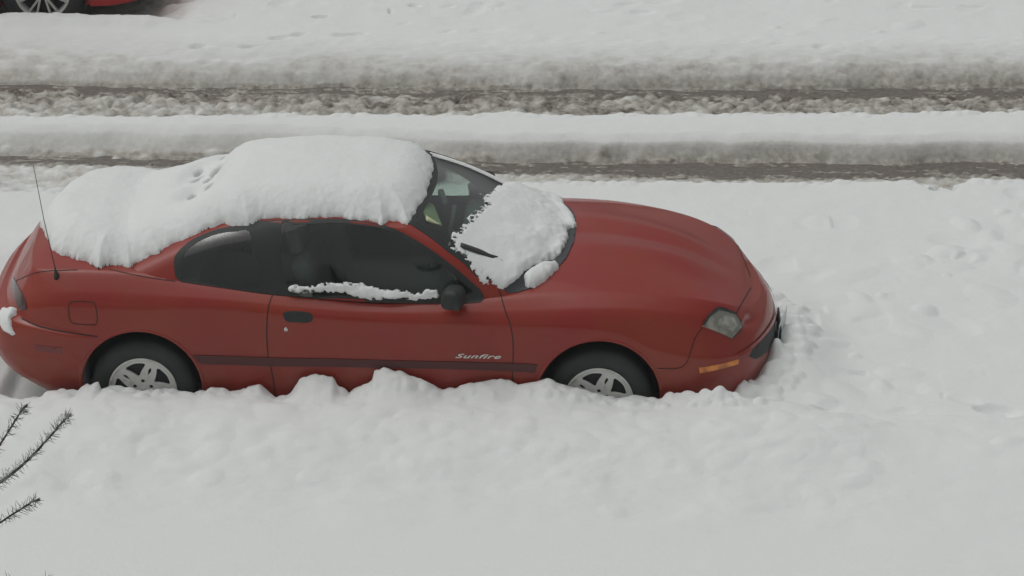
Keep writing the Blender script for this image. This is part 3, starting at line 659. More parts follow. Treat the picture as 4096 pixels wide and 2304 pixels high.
SNOWSIDE = [(-0.698, 0.018, 0.991), (-0.669, 0.136, 1.002), (-0.624, 0.282, 1.015), (-0.574, 0.409, 1.022), (-0.542, 0.464, 1.021), (-0.498, 0.506, 1.021), (-0.443, 0.536, 1.021), (-0.382, 0.583, 1.018), (-0.323, 0.613, 1.015), (-0.279, 0.659, 1.009), (-0.247, 0.697, 1.002), (-0.199, 0.656, 1.010), (-0.139, 0.635, 1.012), (-0.075, 0.647, 1.008), (-0.016, 0.616, 1.030), (0.038, 0.605, 1.056), (0.094, 0.617, 1.077), (0.126, 0.579, 1.100), (0.189, 0.573, 1.128), (0.251, 0.558, 1.157), (0.323, 0.554, 1.186), (0.403, 0.541, 1.216), (0.457, 0.536, 1.234), (0.505, 0.564, 1.235), (0.560, 0.573, 1.242), (0.615, 0.587, 1.245), (0.650, 0.569, 1.262), (0.640, 0.567, 1.261), (0.691, 0.542, 1.276), (0.800, 0.555, 1.286), (0.917, 0.563, 1.294), (1.024, 0.562, 1.298), (1.121, 0.550, 1.301), (1.203, 0.567, 1.297), (1.301, 0.563, 1.292), (1.382, 0.587, 1.275), (1.423, 0.542, 1.281), (1.477, 0.547, 1.280), (1.514, 0.570, 1.276), (1.528, 0.577, 1.275)]
SNOWFRONT = [(1.527, 0.563, 1.277), (1.547, 0.464, 1.296), (1.566, 0.389, 1.306), (1.590, 0.330, 1.312), (1.603, 0.223, 1.321), (1.612, 0.106, 1.327), (1.622, -0.043, 1.327), (1.619, -0.187, 1.323), (1.618, -0.306, 1.313)]
WSNOW = [(2.023, -0.391, 1.132), (1.975, -0.199, 1.179), (1.940, -0.077, 1.205), (1.924, 0.020, 1.214), (1.941, 0.070, 1.204), (1.905, 0.182, 1.212), (1.862, 0.278, 1.221), (1.840, 0.378, 1.217), (1.811, 0.463, 1.215), (1.782, 0.548, 1.205), (1.772, 0.610, 1.186), (1.764, 0.650, 1.166), (1.796, 0.669, 1.137), (1.830, 0.670, 1.124), (1.873, 0.687, 1.087), (1.901, 0.706, 1.043), (1.943, 0.719, 0.997), (1.978, 0.725, 0.963), (2.039, 0.718, 0.950), (2.101, 0.704, 0.941), (2.141, 0.674, 0.959), (2.173, 0.628, 0.981), (2.198, 0.572, 0.998), (2.230, 0.524, 1.001), (2.290, 0.451, 0.993), (2.350, 0.390, 0.990), (2.390, 0.334, 0.998), (2.408, 0.247, 1.006), (2.426, 0.164, 1.009), (2.428, 0.029, 1.005), (2.440, -0.043, 1.006), (2.462, -0.027, 1.006), (2.473, -0.092, 1.009), (2.457, -0.177, 1.012), (2.416, -0.311, 1.001), (2.387, -0.417, 0.988), (2.379, -0.539, 0.968), (2.392, -0.696, 0.931)]
WCLUMP = [(2.193, 0.607, 0.983), (2.231, 0.542, 0.994), (2.284, 0.477, 0.989), (2.339, 0.464, 0.980), (2.374, 0.450, 0.983), (2.387, 0.476, 0.979), (2.356, 0.545, 0.967), (2.311, 0.615, 0.952), (2.265, 0.668, 0.937), (2.224, 0.680, 0.932), (2.202, 0.654, 0.944)]
SILL = [(0.836, 0.764, 0.925), (0.849, 0.755, 0.960), (0.903, 0.754, 0.965), (0.956, 0.757, 0.953), (1.027, 0.752, 0.972), (1.116, 0.748, 0.987), (1.258, 0.746, 0.984), (1.347, 0.749, 0.968), (1.436, 0.751, 0.952), (1.507, 0.750, 0.948), (1.578, 0.755, 0.923), (1.622, 0.753, 0.928), (1.666, 0.743, 0.958), (1.693, 0.746, 0.946), (1.724, 0.752, 0.915), (1.684, 0.759, 0.893), (1.578, 0.763, 0.888), (1.489, 0.767, 0.883), (1.347, 0.769, 0.885), (1.259, 0.767, 0.902), (1.188, 0.765, 0.914), (1.099, 0.764, 0.921), (1.028, 0.763, 0.929), (0.974, 0.762, 0.932), (0.903, 0.767, 0.913)]
RBS = [(-0.819, 0.629, 0.710), (-0.805, 0.614, 0.717), (-0.783, 0.648, 0.719), (-0.755, 0.656, 0.746), (-0.730, 0.690, 0.753), (-0.729, 0.731, 0.719), (-0.747, 0.732, 0.710), (-0.742, 0.778, 0.653), (-0.727, 0.790, 0.632), (-0.743, 0.785, 0.614), (-0.802, 0.748, 0.620), (-0.819, 0.727, 0.641)]

def make_wheel(parent, u, v, style, R0=.305, rr=.197, mat=None):
    mat = mat or m_alloy; sg = 1 if v > 0 else -1
    hub = Geo(); V, F = lathe([(.001, .045), (.10, .045), (.12, .05), (.13, .12), (.001, .12)], 40); hub.add(V, F)
    w = hub.obj('wheel', parent, m_hole); w.location = (u, -v, R0 if style == 'five' else R0); 
    if sg < 0: w.rotation_euler = (0, 0, math.pi)
    # outer face of the wheel is at local y = 0, looking towards -y
    t = Geo(); V, F = lathe([(rr-.004, .006), (rr+.006, -.006), (rr+.03, -.014), (rr+.055, -.016), (R0-.028, -.008), (R0-.012, .004), (R0-.004, .018), (R0, .04), (R0, .085), (R0, .13), (R0-.004, .155), (R0-.03, .18), (rr+.02, .185), (rr-.004, .165)], 88)
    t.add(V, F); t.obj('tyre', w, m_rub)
    g = Geo()
    V, F = lathe([(rr-.006, .004), (rr+.002, -.006), (rr+.003, -.010), (rr-.004, -.012), (rr-.012, -.008), (rr-.016, .006), (rr-.020, .02), (rr-.026, .10), (rr-.03, .16)], 88); g.add(V, F)
    ring = g.obj('rim', w, mat)
    if style == 'five':
        outer = [((rr-.017)*math.cos(a), (rr-.017)*math.sin(a)) for a in np.linspace(0, 2*math.pi, 96, endpoint=False)]
        sp = [outer]
        for k in range(5):
            c = R(70-72*k+36)   # opening centre
            P = [(.080, -4), (.080, 4), (.10, 11), (.125, 18), (.150, 23.5), (.160, 23), (.166, 17), (.169, 0), (.166, -17), (.160, -23), (.150, -23.5), (.125, -18), (.10, -11)]
            P = [(r*math.cos(c+R(a)), r*math.sin(c+R(a))) for r, a in P]
            sp.append([tuple(q) for q in crom(np.array(P), .006)])
            c = R(70-72*k); P = []
            for a in np.linspace(0, 2*math.pi, 20, endpoint=False):
                r = .118+.026*math.cos(a); o = .0105*math.sin(a)*(1+.3*math.cos(a)); P.append((r*math.cos(c)-o*math.sin(c), r*math.sin(c)+o*math.cos(c)))
            sp.append(P)
        for k in range(5):
            c = R(90-72*k); sp.append([(.05*math.cos(c)+.0145*math.cos(a), .05*math.sin(c)+.0145*math.sin(a)) for a in np.linspace(0, 2*math.pi, 16, endpoint=False)])
        f = curve_mesh('rim_face', sp, .006, .0035, w, mat); f.rotation_euler = (R(90), 0, 0); f.location = (0, .008, 0)
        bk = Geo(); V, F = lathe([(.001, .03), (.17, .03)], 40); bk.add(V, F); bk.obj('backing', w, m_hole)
        for k in range(5):
            c = R(90-72*k); q = Geo(); V, F = lathe([(.001, .004), (.007, .004), (.0088, .008), (.0088, .03)], 14); q.add(V, F); n = q.obj('lug_nut', w, m_hole); n.location = (.05*math.cos(c), 0, .05*math.sin(c))
        q = Geo(); V, F = lathe([(.001, -.003), (.018, -.002), (.021, .002), (.022, .01)], 32); q.add(V, F); q.obj('hub_cap', w, mat)
    else:
        g = Geo()
        for k in range(7):
            for dlt in (-9.5, 9.5):
                a = R(90+51.43*k+dlt*.35); b = R(90+51.43*k+dlt)
                p0 = Vector((.045*math.cos(a), .004, .045*math.sin(a))); p1 = Vector(((rr-.012)*math.cos(b), .0, (rr-.012)*math.sin(b)))
                dd = (p1-p0).normalized(); sx = Vector((-dd.z, 0, dd.x)); V = []
                for p, wd in ((p0, .008), (p1, .0075)):
                    V += [p-sx*wd+Vector((0, .0, 0)), p+sx*wd, p+sx*wd+Vector((0, .03, 0)), p-sx*wd+Vector((0, .03, 0))]
                g.add(V, [(0, 1, 5, 4), (1, 2, 6, 5), (2, 3, 7, 6), (3, 0, 4, 7)])
        V, F = lathe([(.001, -.006), (.045, -.004), (.055, .002), (.056, .03)], 40); g.add(V, F)
        f = g.obj('spokes', w, mat, False)
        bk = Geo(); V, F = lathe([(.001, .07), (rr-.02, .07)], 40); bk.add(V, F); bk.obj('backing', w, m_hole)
        for k in range(5):
            c = R(54+72*k); q = Geo(); V, F = lathe([(.001, -.007), (.008, -.0065), (.009, 0)], 12); q.add(V, F); n = q.obj('lug_nut', w, m_hole); n.location = (.028*math.cos(c), 0, .028*math.sin(c))
    return w

ARCH = ((0.0, .344, .352), (2.636, .342, .354))
def build_car(loc, rz, paint, first=True, lift=1.0, gh_lift=1.0, glabel=''):
    root = empty('parked_car', loc, rz)
    B = body_half(NS, NK, NT); G = gh_half(330, 66, 40)
    if not first:
        B[..., 2] *= lift; G[..., 2] = G[..., 2]*gh_lift; B[..., 0] = np.where(B[..., 0] > 2.64, 2.64+(B[..., 0]-2.64)*.90, B[..., 0])
    nkB = B.shape[1]; nkG = G.shape[1]
    VB, NB, FB = two_sided(B, NS, nkB); VG, NG, FG = two_sided(G, 330, nkG)
    skin = Skin((VB, FB), (VG, FG)); skin.loc = loc; skin.rz = rz
    bG = BVHTree.FromPolygons(VG.tolist(), FG.tolist())
    cB = VB[FB].mean(1); half = len(FB)//2; kk = (np.arange(half) % (nkB-1)); kk = np.concatenate([kk, kk]); top = kk >= NK-1
    u, v, z = cB[:, 0], np.abs(cB[:, 1]), cB[:, 2]
    kill = np.zeros(len(FB), bool)
    for (au, az, ar) in ARCH: kill |= (~top) & (np.hypot(u-au, z-az*lift) < ar) & (v > .5)
    for au, az, ar in ARCH: kill |= (~top) & (np.abs(u-au) < ar) & (z < az*lift) & (v > .5)
    cand = np.where(top & (u > -.1) & (u < 2.45))[0]
    for i in cand:
        if bG.ray_cast(Vector((u[i], cB[i, 1], z[i]-.005)), Vector((0, 0, 1)))[0] is not None: kill[i] = True
    fd = np.interp(z, [.2, .416, .498, .644, .759, .855, .939], [2.141, 2.141, 2.143, 2.146, 2.131, 2.094, 2.054])
    rdr = np.interp(z, [.292, .433, .564, .706, .840, .906], [.772, .760, .741, .735, .745, .765])
    bu = np.where(z < .527, 2.95, np.interp(z, [.527, .533, .675, .727, .80], [2.967, 3.117, 3.176, 3.219, 3.30]))
    fb = ((~top) & (u > bu)) | (top & (u > 3.51-.22*v))
    rb = (~top) & (z < np.interp(u, [-1, -.694, -.24], [.70, .717, .654])) & (u < -.30)
    hood = top & (u > 2.0) & ~fb; boot = top & (u < -.12)
    fen = (~top) & (u > fd) & ~fb; door = (~top) & (u > rdr) & (u <= fd)
    near = cB[:, 1] > 0
    parts = [('front_bumper', fb), ('rear_bumper', rb), ('bonnet', hood), ('boot_lid', boot), ('door', door & near), ('door', door & ~near), ('fender', fen & near), ('fender', fen & ~near)]
    nr = np.ones(len(FB), bool)
    for _, mk in parts: nr &= ~mk
    parts += [('quarter_panel', nr & near), ('quarter_panel', nr & ~near)]
    rest = np.ones(len(FB), bool); ob = {}
    for nme, mk in parts:
        a, n_, f = sub(VB, NB, FB, mk & ~kill)
        o = mesh_np(nme, lc(a), f, root, paint, normals=lc(n_)); ob.setdefault(nme, []).append(o)
    # glasshouse shell with the window openings cut out
    cG = VG[FG].mean(1); killG = np.zeros(len(FG), bool)
    d, x, y = skin.basis((0, .8, .6))
    for mir in (1, -1):
        C = cG*[1, mir, 1]; a = C@np.array(x); b = C@np.array(y)
        for P in (QGL, DGL):
            Q = crom(P, .02)*[1, 1, 1 if first else gh_lift]; q = np.stack([Q@np.array(x), Q@np.array(y)], 1)
            killG |= in_poly(a, b, q) & (C[:, 1] > .3) & (poly_dist(a, b, q) > -.0)
    WG = [(1.565, .535), (1.605, .40), (1.635, .25), (1.655, .10), (1.66, 0)]; WB = [(2.30, .10), (2.28, .26), (2.20, .50), (2.07, .64), (1.955, .682), (1.86, .665), (1.745, .632), (1.64, .582)]
    wg = WG+[(p[0], -p[1]) for p in WG[-2::-1]]+[(p[0], -p[1]) for p in WB[::-1]]+WB
    killG |= in_poly(cG[:, 0], cG[:, 1], np.array(wg)) & (poly_dist(cG[:, 0], cG[:, 1], np.array(wg)) > .0) & (cG[:, 2] > .9)
    a, n_, f = sub(VG, NG, FG, ~killG)
    roof = mesh_np('roof', lc(a), f, root, paint, normals=lc(n_))
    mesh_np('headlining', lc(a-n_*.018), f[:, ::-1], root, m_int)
    zz = lambda P, s=1: np.asarray(P, float)*[1, 1, s if not first else 1]
    GL = gh_lift
    for mir in (1, -1):
        skin.patch('window_frame', zz(DLO, GL), (0, .8, .6), root, m_black, holes=[crom(zz(QGL, GL), .02), crom(zz(DGL, GL), .02)], off=.004, rim=.012, step=.03, sm=True, mir=mir)
        for P in (QGL, DGL): skin.patch('side_window', zz(P, GL), (0, .8, .6), root, m_side, off=.0015, rim=0, sm=True, mir=mir)
    z0 = lambda L: [(p[0], p[1], 1.1) for p in L]
    wo = [(1.505, .560), (1.55, .45), (1.587, .30), (1.61, .12), (1.615, 0)]; wb = [(2.40, 0), (2.385, .2), (2.32, .42), (2.26, .55), (2.15, .655), (2.05, .70), (1.922, .712), (1.859, .692), (1.761, .668), (1.634, .612)]
    wsc = wo+[(p[0], -p[1]) for p in wo[-2::-1]]+[(p[0], -p[1]) for p in wb[::-1]]+wb[1:]
    skin.patch('windscreen_frame', z0(wsc), (0, 0, 1), root, m_black, holes=[z0(wg)], off=.004, rim=.01, step=.03)
    skin.patch('rear_window', z0([(-.07, .50), (.02, .55), (.25, .50), (.47, .43), (.49, .25), (.49, 0), (.49, -.25), (.47, -.43), (.25, -.50), (.02, -.55), (-.07, -.50), (-.12, -.25), (-.13, 0), (-.12, .25)]), (-.3, 0, 1), root, m_black, off=.003, rim=.004)
    skin.patch('windscreen', z0(wg), (0, 0, 1), root, m_wind, off=.001, rim=0, step=.03)
    # cowl panel between the windscreen and the bonnet edge
    ce = [(2.470, 0), (2.466, .18), (2.432, .36), (2.380, .49), (2.311, .60), (2.244, .672), (2.170, .702), (2.10, .712)]
    ci = [(2.03, .70), (2.12, .655), (2.27, .53), (2.33, .40), (2.392, .2), (2.405, 0)]
    cw = ce+ci
    full = [(p[0], -p[1]) for p in ce[::-1]]+ce[1:]+ci+[(p[0], -p[1]) for p in ci[-2::-1]]
    cwl = skin.patch('cowl_panel', z0(full), (0, 0, 1), root, m_cowl, off=.006, rim=.006, step=.02)
    # seams
    W = .0062
    def gap(VF): q_ = Geo(); q_.add(*VF); q_.obj('panel_gap', root, m_seam)
    for mir in (1, -1):
        for P, dd, w in ((RDOOR, (0, 1, 0), W), (FDOOR, (0, 1, 0), W), (BSEAM, (-.2, 1, .3), W*1.3), (BUMPS, (.3, 1, .3), W*.8), (DECKS, (-.4, .5, 1), W), (QUART, (0, 1, 1), W*.8), (HOODF, (.4, .2, 1), W*.9), (HOODS, (.3, .5, 1), W*.9)):
            gap(skin.strip(zz(P), dd, w, .0014, mir))
    gap(skin.strip(zz(FUEL[:-1]), (0, 1, .1), W*.9, .0014, 1, closed=True))
    # arches: rolled lips, liners
    for mir in (1, -1):
        for k, (au, az, ar) in enumerate(ARCH):
            az *= lift; g = Geo(); A = np.linspace(R(-22), R(202), 70); V = []
            for a in A:
                c, s_ = math.cos(a), math.sin(a); row = []
                for r, off in ((ar+.016, -.002), (ar+.012, .0035), (ar+.002, .005), (ar-.004, .002), (ar-.006, -.02), (ar+.012, -.022)):
                    h, n = skin.hit((au+(ar+.010)*c, .83*mir, az+(ar+.010)*s_), (0, mir, 0)); row.append((au+r*c, -(h[1]+off*mir), az+r*s_))
                V += row
            n = 6; F = [(i*n+j, i*n+j+1, (i+1)*n+j+1, (i+1)*n+j) for i in range(len(A)-1) for j in range(n-1)]
            g.add(V, F if mir > 0 else [f_[::-1] for f_ in F]); g.obj('arch_lip', root, paint)
            for (a0, a1, mt, rr_) in ((-25, 205, m_liner, .012), (150, 204, m_linerlight, .004) if k == 0 else (0, 0, None, 0)):
                if not mt: continue
                g = Geo(); A = np.linspace(R(a0), R(a1), 50); V = []
                for a in A: V += [(au+(ar+rr_)*math.cos(a), -mir*.825, az+(ar+rr_)*math.sin(a)), (au+(ar+rr_-.004)*math.cos(a), -mir*.56, az+(ar+rr_-.004)*math.sin(a))]
                F = [(2*i, 2*i+1, 2*i+3, 2*i+2) for i in range(len(A)-1)]
                if mt is m_liner: V.append((au, -mir*.56, az)); F += [(2*i+1, 2*i+3, len(V)-1) for i in range(len(A)-1)]
                g.add(V, F); g.obj('arch_liner', root, mt)
            make_wheel(root, au, mir*.80, 'five' if first else 'seven', R0=.305 if first else .325, rr=.197 if first else .21, mat=m_alloy if first else m_alloy2)
    # closed floor
    mesh_py('floor_pan', [(-.75, -.6, .27), (3.3, -.6, .24), (3.3, .6, .24), (-.75, .6, .27), (-.3, -.55, .6), (3.2, -.55, .6), (3.2, .55, .6), (-.3, .55, .6)], [(0, 1, 2, 3), (4, 5, 6, 7)], root, m_intd)
    # interior
    for s_ in (1, -1):
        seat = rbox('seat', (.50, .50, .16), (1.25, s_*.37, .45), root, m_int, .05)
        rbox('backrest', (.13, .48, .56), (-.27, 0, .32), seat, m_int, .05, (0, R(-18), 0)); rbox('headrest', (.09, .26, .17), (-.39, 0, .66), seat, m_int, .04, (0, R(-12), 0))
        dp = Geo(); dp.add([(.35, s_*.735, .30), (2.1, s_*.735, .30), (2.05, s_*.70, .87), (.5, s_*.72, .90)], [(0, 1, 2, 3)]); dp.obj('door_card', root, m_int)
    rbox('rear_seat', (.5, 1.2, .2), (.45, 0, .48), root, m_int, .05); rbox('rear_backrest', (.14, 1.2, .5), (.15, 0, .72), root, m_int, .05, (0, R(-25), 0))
    rbox('parcel_shelf', (.5, 1.3, .03), (.08, 0, .93), root, m_intd, .01)
    rbox('dashboard', (.62, 1.36, .30), (2.08, 0, .765*1.0), root, m_intd, .07, (0, R(6), 0))
    g = Geo(); a = np.linspace(0, 2*math.pi, 33); g.tube([(1.70+.06*math.cos(t)*.5, .37+.18*math.sin(t), .82+.16*math.cos(t)) for t in a], .014, 8, False); g.tube([(1.70, .37, .82), (1.95, .37, .74)], .03, 10); g.obj('steering_wheel', root, m_intd)
    rm = rbox('rear_view_mirror', (.035, .22, .065), (1.70, -.11, 1.235), root, m_intd, .015, (0, 0, R(12))); 
    # lamps
    for mir in (1, -1):
        fr = skin.patch('headlight', zz(HLAMP[:-1]), (.5, .55, .67), root, m_lens, off=.010, rim=.004, step=.02, mir=mir)
        c = np.mean(HLAMP[:-1], 0); inn = [(p[0]*.55+c[0]*.45+.012, p[1]*.55+c[1]*.45-.012, p[2]*.55+c[2]*.45-.012) for p in HLAMP[:-1]]
        skin.patch('reflector', inn, (.5, .55, .67), fr, m_lens2, off=.0112, rim=0, step=.012, mir=mir)
        q = Geo(); V, F = skin.strip([HLAMP[6], HLAMP[7], HLAMP[0], HLAMP[1]], (.5, .55, .67), .014, .0125, mir, sm=False); q.add(V, F); V, F = skin.strip([HLAMP[4], HLAMP[3], HLAMP[2], HLAMP[1]], (.5, .55, .67), .006, .0125, mir, sm=False); q.add(V, F); q.obj('lamp_seal_shade', fr, m_hole)  # seal widened along the top to paint the shade of a recess
        ind = skin.patch('indicator_lamp', AMBER[:-1], (.3, .9, .1), root, m_amber, off=.0035, rim=.006, step=.012, mir=mir)
        skin.patch('marker_lamp', MARKER, (-.2, 1, 0), root, m_redlens, off=.003, rim=.004, step=.02, mir=mir)
        tl = [tuple(p) for p in TAIL]
        skin.patch('tail_light', tl, (-.75, .6, .2), root, m_tail, off=.006, rim=.008, step=.02, sm=True, mir=mir)
        skin.patch('side_moulding', MOLD, (0, 1, 0), root, m_mold, off=.007, rim=.009, step=.03, mir=mir)
        h = skin.patch('door_handle', HANDLE, (0, 1, .1), root, m_black, off=.0025, rim=.003, step=.012, sm=True, mir=mir)
        rbox('handle_bar', (.115, .016, .026), (.915, -mir*.832, .807), h, m_black, .007)
        q = Geo(); V, F = lathe([(.001, -.003), (.006, -.003), (.0065, -.006), (.0115, -.005), (.0125, .004)], 20); q.add(V, F); lk = q.obj('door_lock', root, m_chrome); lk.location = (.846, -mir*.851, .727)
        if mir < 0: lk.rotation_euler = (0, 0, math.pi)
        # mirror housing on a short arm
        bm = bmesh.new(); bmesh.ops.create_uvsphere(bm, u_segments=28, v_segments=18, radius=1)
        for p in bm.verts:
            f_ = lambda t: math.copysign(abs(t)**.58, t)
            p.co = Vector((f_(p.co.x)*(.060-.014*p.co.z), f_(p.co.y)*.078, f_(p.co.z)*.062)); p.co.x += abs(p.co.y)*.15
        mo = bm_obj('wing_mirror', bm, root, m_black); mo.location = (1.80 if mir > 0 else 1.90, -mir*(.87 if mir > 0 else .835), (.958 if mir > 0 else .965) if first else 1.0); mo.rotation_euler = (0, 0, R(-12*mir))
        q = Geo(); q.tube([(1.83, -mir*.74, .915), (1.82, -mir*.80, .93), (1.81, -mir*.84, .945)], [.035, .03, .03], 12); q.obj('mirror_arm', mo, m_black).matrix_parent_inverse = (Matrix.Translation(mo.location) @ Matrix.Rotation(R(-12*mir), 4, 'Z')).inverted()
    # dark patch painted as the shaded grille opening; moulded line above it
    gr = [(3.66, 0, .525), (3.645, .12, .527), (3.603, .30, .535), (3.547, .46, .535), (3.50, .565, .528), (3.494, .60, .50), (3.53, .55, .46), (3.60, .34, .42), (3.64, .15, .405), (3.65, 0, .40)]
    gf = gr+[(p[0], -p[1], p[2]) for p in gr[-2:0:-1]]
    skin.patch('grille_shade_patch', gf, (1, 0, 0), root, m_hole, off=.0015, rim=0, step=.025)
    lp = [(3.66, 0, .538), (3.645, .12, .540), (3.603, .30, .550), (3.547, .46, .552), (3.492, .581, .546), (3.42, .665, .538)]
    lf = [(p[0], -p[1], p[2]) for p in lp[::-1]]+lp[1:]
    V, F = skin.strip(lf, (1, 0, .1), .020, .010, 1); q = Geo(); q.add(V, F); V2 = [(p[0]-.02, p[1], p[2]) for p in V]; q.obj('bumper_lip', root, paint)
    return root, skin, paint

root, skin, _ = build_car(tuple(O), YAW, m_paint, True)
tag(root, 'dark red two-door coupe half buried in snow with a thick snow cap', 'car')
# things only the near car shows
bp = lambda n, *a, **k: rbox(n, *a, **k)
txt = bpy.data.curves.new('badge', 'FONT'); txt.body = 'Sunfire'; txt.size = .05; txt.shear = .45; txt.extrude = .0015; txt.space_character = 1.12; txt.offset = .0006
to = bpy.data.objects.new('badge_tmp', txt); col.objects.link(to); dg = bpy.context.evaluated_depsgraph_get(); me = bpy.data.meshes.new_from_object(to.evaluated_get(dg)); bpy.data.objects.remove(to)
xs = [v.co.x for v in me.vertices]; ys = [v.co.y for v in me.vertices]; sx = .262/(max(xs)-min(xs)); sy = .027/(max(ys)-min(ys))
for v_ in me.vertices: v_.co = ((v_.co.x-min(xs))*sx, (v_.co.y-min(ys))*sy, v_.co.z)
me.name = 'badge'; bo = link('badge', me, root, m_alloy2); bo.rotation_euler = (R(90), 0, 0); bo.location = (1.815, -.8585, .574)
# aerial
q = Geo(); q.tube([(-.482, -.715, .955), (-.484, -.719, .985), (-.488, -.716, 1.01), (-.49, -.715, 1.03)], [.018, .013, .006, .004], 14); an = q.obj('aerial_base', root, m_black)
q = Geo(); q.tube([(-.49, -.715, 1.02), (-.54, -.708, 1.33), (-.582, -.70, 1.65)], [.0026, .0022, .0018], 6); q.obj('aerial', root, m_plast)
# number plate seen edge on, on a dark bracket
br = rbox('plate_bracket', (.012, .32, .14), (3.682, 0, .405), root, m_black, .004, (0, R(2), R(1.5)))
for s_ in (-.12, .12): rbox('bracket_stay', (.06, .03, .04), (-.03, s_, .02), br, m_black, .006)
pl = rbox('number_plate', (.0035, .305, .155), (3.700, -.008, .42), root, m_plate, .001, (0, R(4), R(-10)))
# sun visor flipped down behind the glass on the passenger side
rbox('sun_visor', (.10, .32, .016), (1.640, -.350, 1.257), root, m_visor, .007, (0, R(28), R(13)))
# wipers
for (x0, y0, z0_, x1, y1, z1) in ((2.04, .585, 1.082, 1.83, .602, 1.166), (2.28, -.18, 1.028, 2.15, .30, 1.100)):
    q = Geo(); a = Vector((x0, -y0, z0_)); b = Vector((x1, -y1, z1)); dd = (b-a).normalized(); sd = dd.cross(Vector((.5, 0, .86))).normalized(); up = sd.cross(dd)
    V = []
    for p, w_ in ((a, .010), (a.lerp(b, .12), .026), (a.lerp(b, .9), .032), (b, .022)): V += [p-sd*w_, p+sd*w_, p+sd*w_*.5+up*.012, p-sd*w_*.5+up*.012]
    F = [(i*4+j, i*4+(j+1) % 4, i*4+4+(j+1) % 4, i*4+4+j) for i in range(3) for j in range(4)]+[(3, 2, 1, 0), (12, 13, 14, 15)]
    q.add(V, F); wi = q.obj('wiper', root, m_plast)
    if y0 > 0: q = Geo(); q.tube([(2.0, -.588, 1.10), (2.09, -.60, 1.06), (2.16, -.57, 1.03), (2.24, -.50, 1.0)], .007, 8); q.obj('wiper_arm', wi, m_plast)
# ---- snow lying on the coupe
side = [(u_, v_) for u_, v_, z_ in SNOWSIDE]
keep = [side[0]]
for p in side[1:]:
    if p[0] > keep[-1][0]+.004: keep.append(p)
frontl = [(p[0]+.014, p[1]) for p in SNOWFRONT[1:6]]
near_l = keep+frontl
ring_ = [tuple(skin.hit((p[0], p[1], 1.1), (0, 0, 1))[0]) for p in near_l+[(a, -b-.11*(1-sstep(-.2, .1, a))*sstep(-.71, -.63, a)) for a, b in near_l[::-1]]]
PITS = [(0.317, 0.11, .020), (0.325, 0.021, .016), (0.335, -0.196, .018), (0.300, -0.106, .014), (0.223, -0.159, .016), (0.361, -0.40, .012), (0.231, 0.113, .012), (0.221, -0.26, .013)]
TR_ = lambda u_, v_: np.interp(u_, [-.75, -.6, -.3, -.05, .15, .3, .55, .8, 1.3, 1.7], [.12, .14, .14, .12, .105, .108, .125, .125, .117, .10])
skin.snow('roof_snow', ring_, (0, .55, .83), (0, .10, 1), TR_, 'thick smooth white snow blanket over the roof, rear window and boot of the dark red coupe', step=.0075, ew=.20, pw=.70, lump=.06, seed=3, wob=.014, pits=PITS)
ws = [p for p in WSNOW if p]
ws = [(2.06, -.60, 1), (2.04, -.50, 1)]+[(p[0], p[1], 1) for p in ws[:-2]]+[(2.378, -.567, 1), (2.35, -.66, 1), (2.22, -.70, 1), (2.12, -.675, 1)]
ws = [tuple(skin.hit((p[0], p[1], 1.1), (0, 0, 1))[0]) for p in ws]
skin.snow('windscreen_snow', ws, (.25, .4, .9), (.35, .05, .94), lambda u_, v_: .007+.038*sstep(1.88, 2.25, u_), 'ragged snow lying on the lower windscreen and cowl of the dark red coupe', step=.007, ew=.055, lump=.4, seed=13, wob=.017, spk=.17)
skin.snow('cowl_snow', [(p[0], p[1], 1) for p in WCLUMP], (0, 0, 1), (0, -.1, 1), .055, 'small snow clump on the near corner of the cowl, ahead of the wiper', step=.006, ew=.045, lump=.3, seed=17, wob=.008)
skin.snow('window_ledge_snow', SILL, (0, 1, 0), (0, 1, .5), .03, 'narrow ragged strip of snow along the bottom of the coupe door window', step=.0055, ew=.02, lump=.7, seed=23, wob=.015, spk=-.03)
skin.snow('bumper_snow', RBS, (-.7, .6, .3), (-.5, .5, .7), .03, 'small patch of snow stuck on the corner of the coupe rear bumper', step=.006, ew=.02, lump=.4, seed=29, wob=.01)

# ---- the second car across the street
root2, skin2, _ = build_car((-3.578-2.636, 24.745+.80+.03, 0), R(-.8), m_paint2, False, 1.04, 1.10)

tag(root2, 'bright red car with silver multi-spoke wheels parked across the street', 'car')

# ------------------------------------------------------------------ spruce standing by the window, tips of three branches reach into view
m_bark = M('spruce_bark', (.055, .040, .034), .9, bump=[(60, .6, .01)], var=(20, (.09, .07, .06), .4, .7))
m_twig = M('twig_bark', (.050, .038, .034), .85, bump=[(300, .4, .002)])
m_needle = M('spruce_needles', (.050, .062, .040), .7, var=(12, (.075, .07, .05), .4, .7))
m_frost = M('frosted_needles', (.30, .32, .29), .8)
m_bud = M('twig_buds', (.085, .045, .032), .8)
CAMP = Vector((0, 0, 8.8695)); cF = Vector((0, math.cos(R(24)), -math.sin(R(24)))); cU = Vector((0, math.sin(R(24)), math.cos(R(24))))
def ndl(g, p, d, L, w):
    d = d.normalized(); s = d.cross(Vector((.2, .9, .1)));
    if s.length < .1: s = d.cross(Vector((1, 0, 0)))
    s.normalize(); t = d.cross(s)
    V = [p+s*w, p-s*w*.5+t*w*.87, p-s*w*.5-t*w*.87, p+d*L*.7+s*w*.7, p+d*L*.7-s*w*.35+t*w*.6, p+d*L*.7-s*w*.35-t*w*.6, p+d*L]
    g.add(V, [(0, 1, 4, 3), (1, 2, 5, 4), (2, 0, 3, 5), (3, 4, 6), (4, 5, 6), (5, 3, 6)])
tree = empty('spruce_tree', (-2.5, 5.6, 0)); T0 = Vector((-2.5, 5.6, 0))
tag(tree, 'spruce with thin frosted needle twigs reaching into the lower left corner', 'tree')
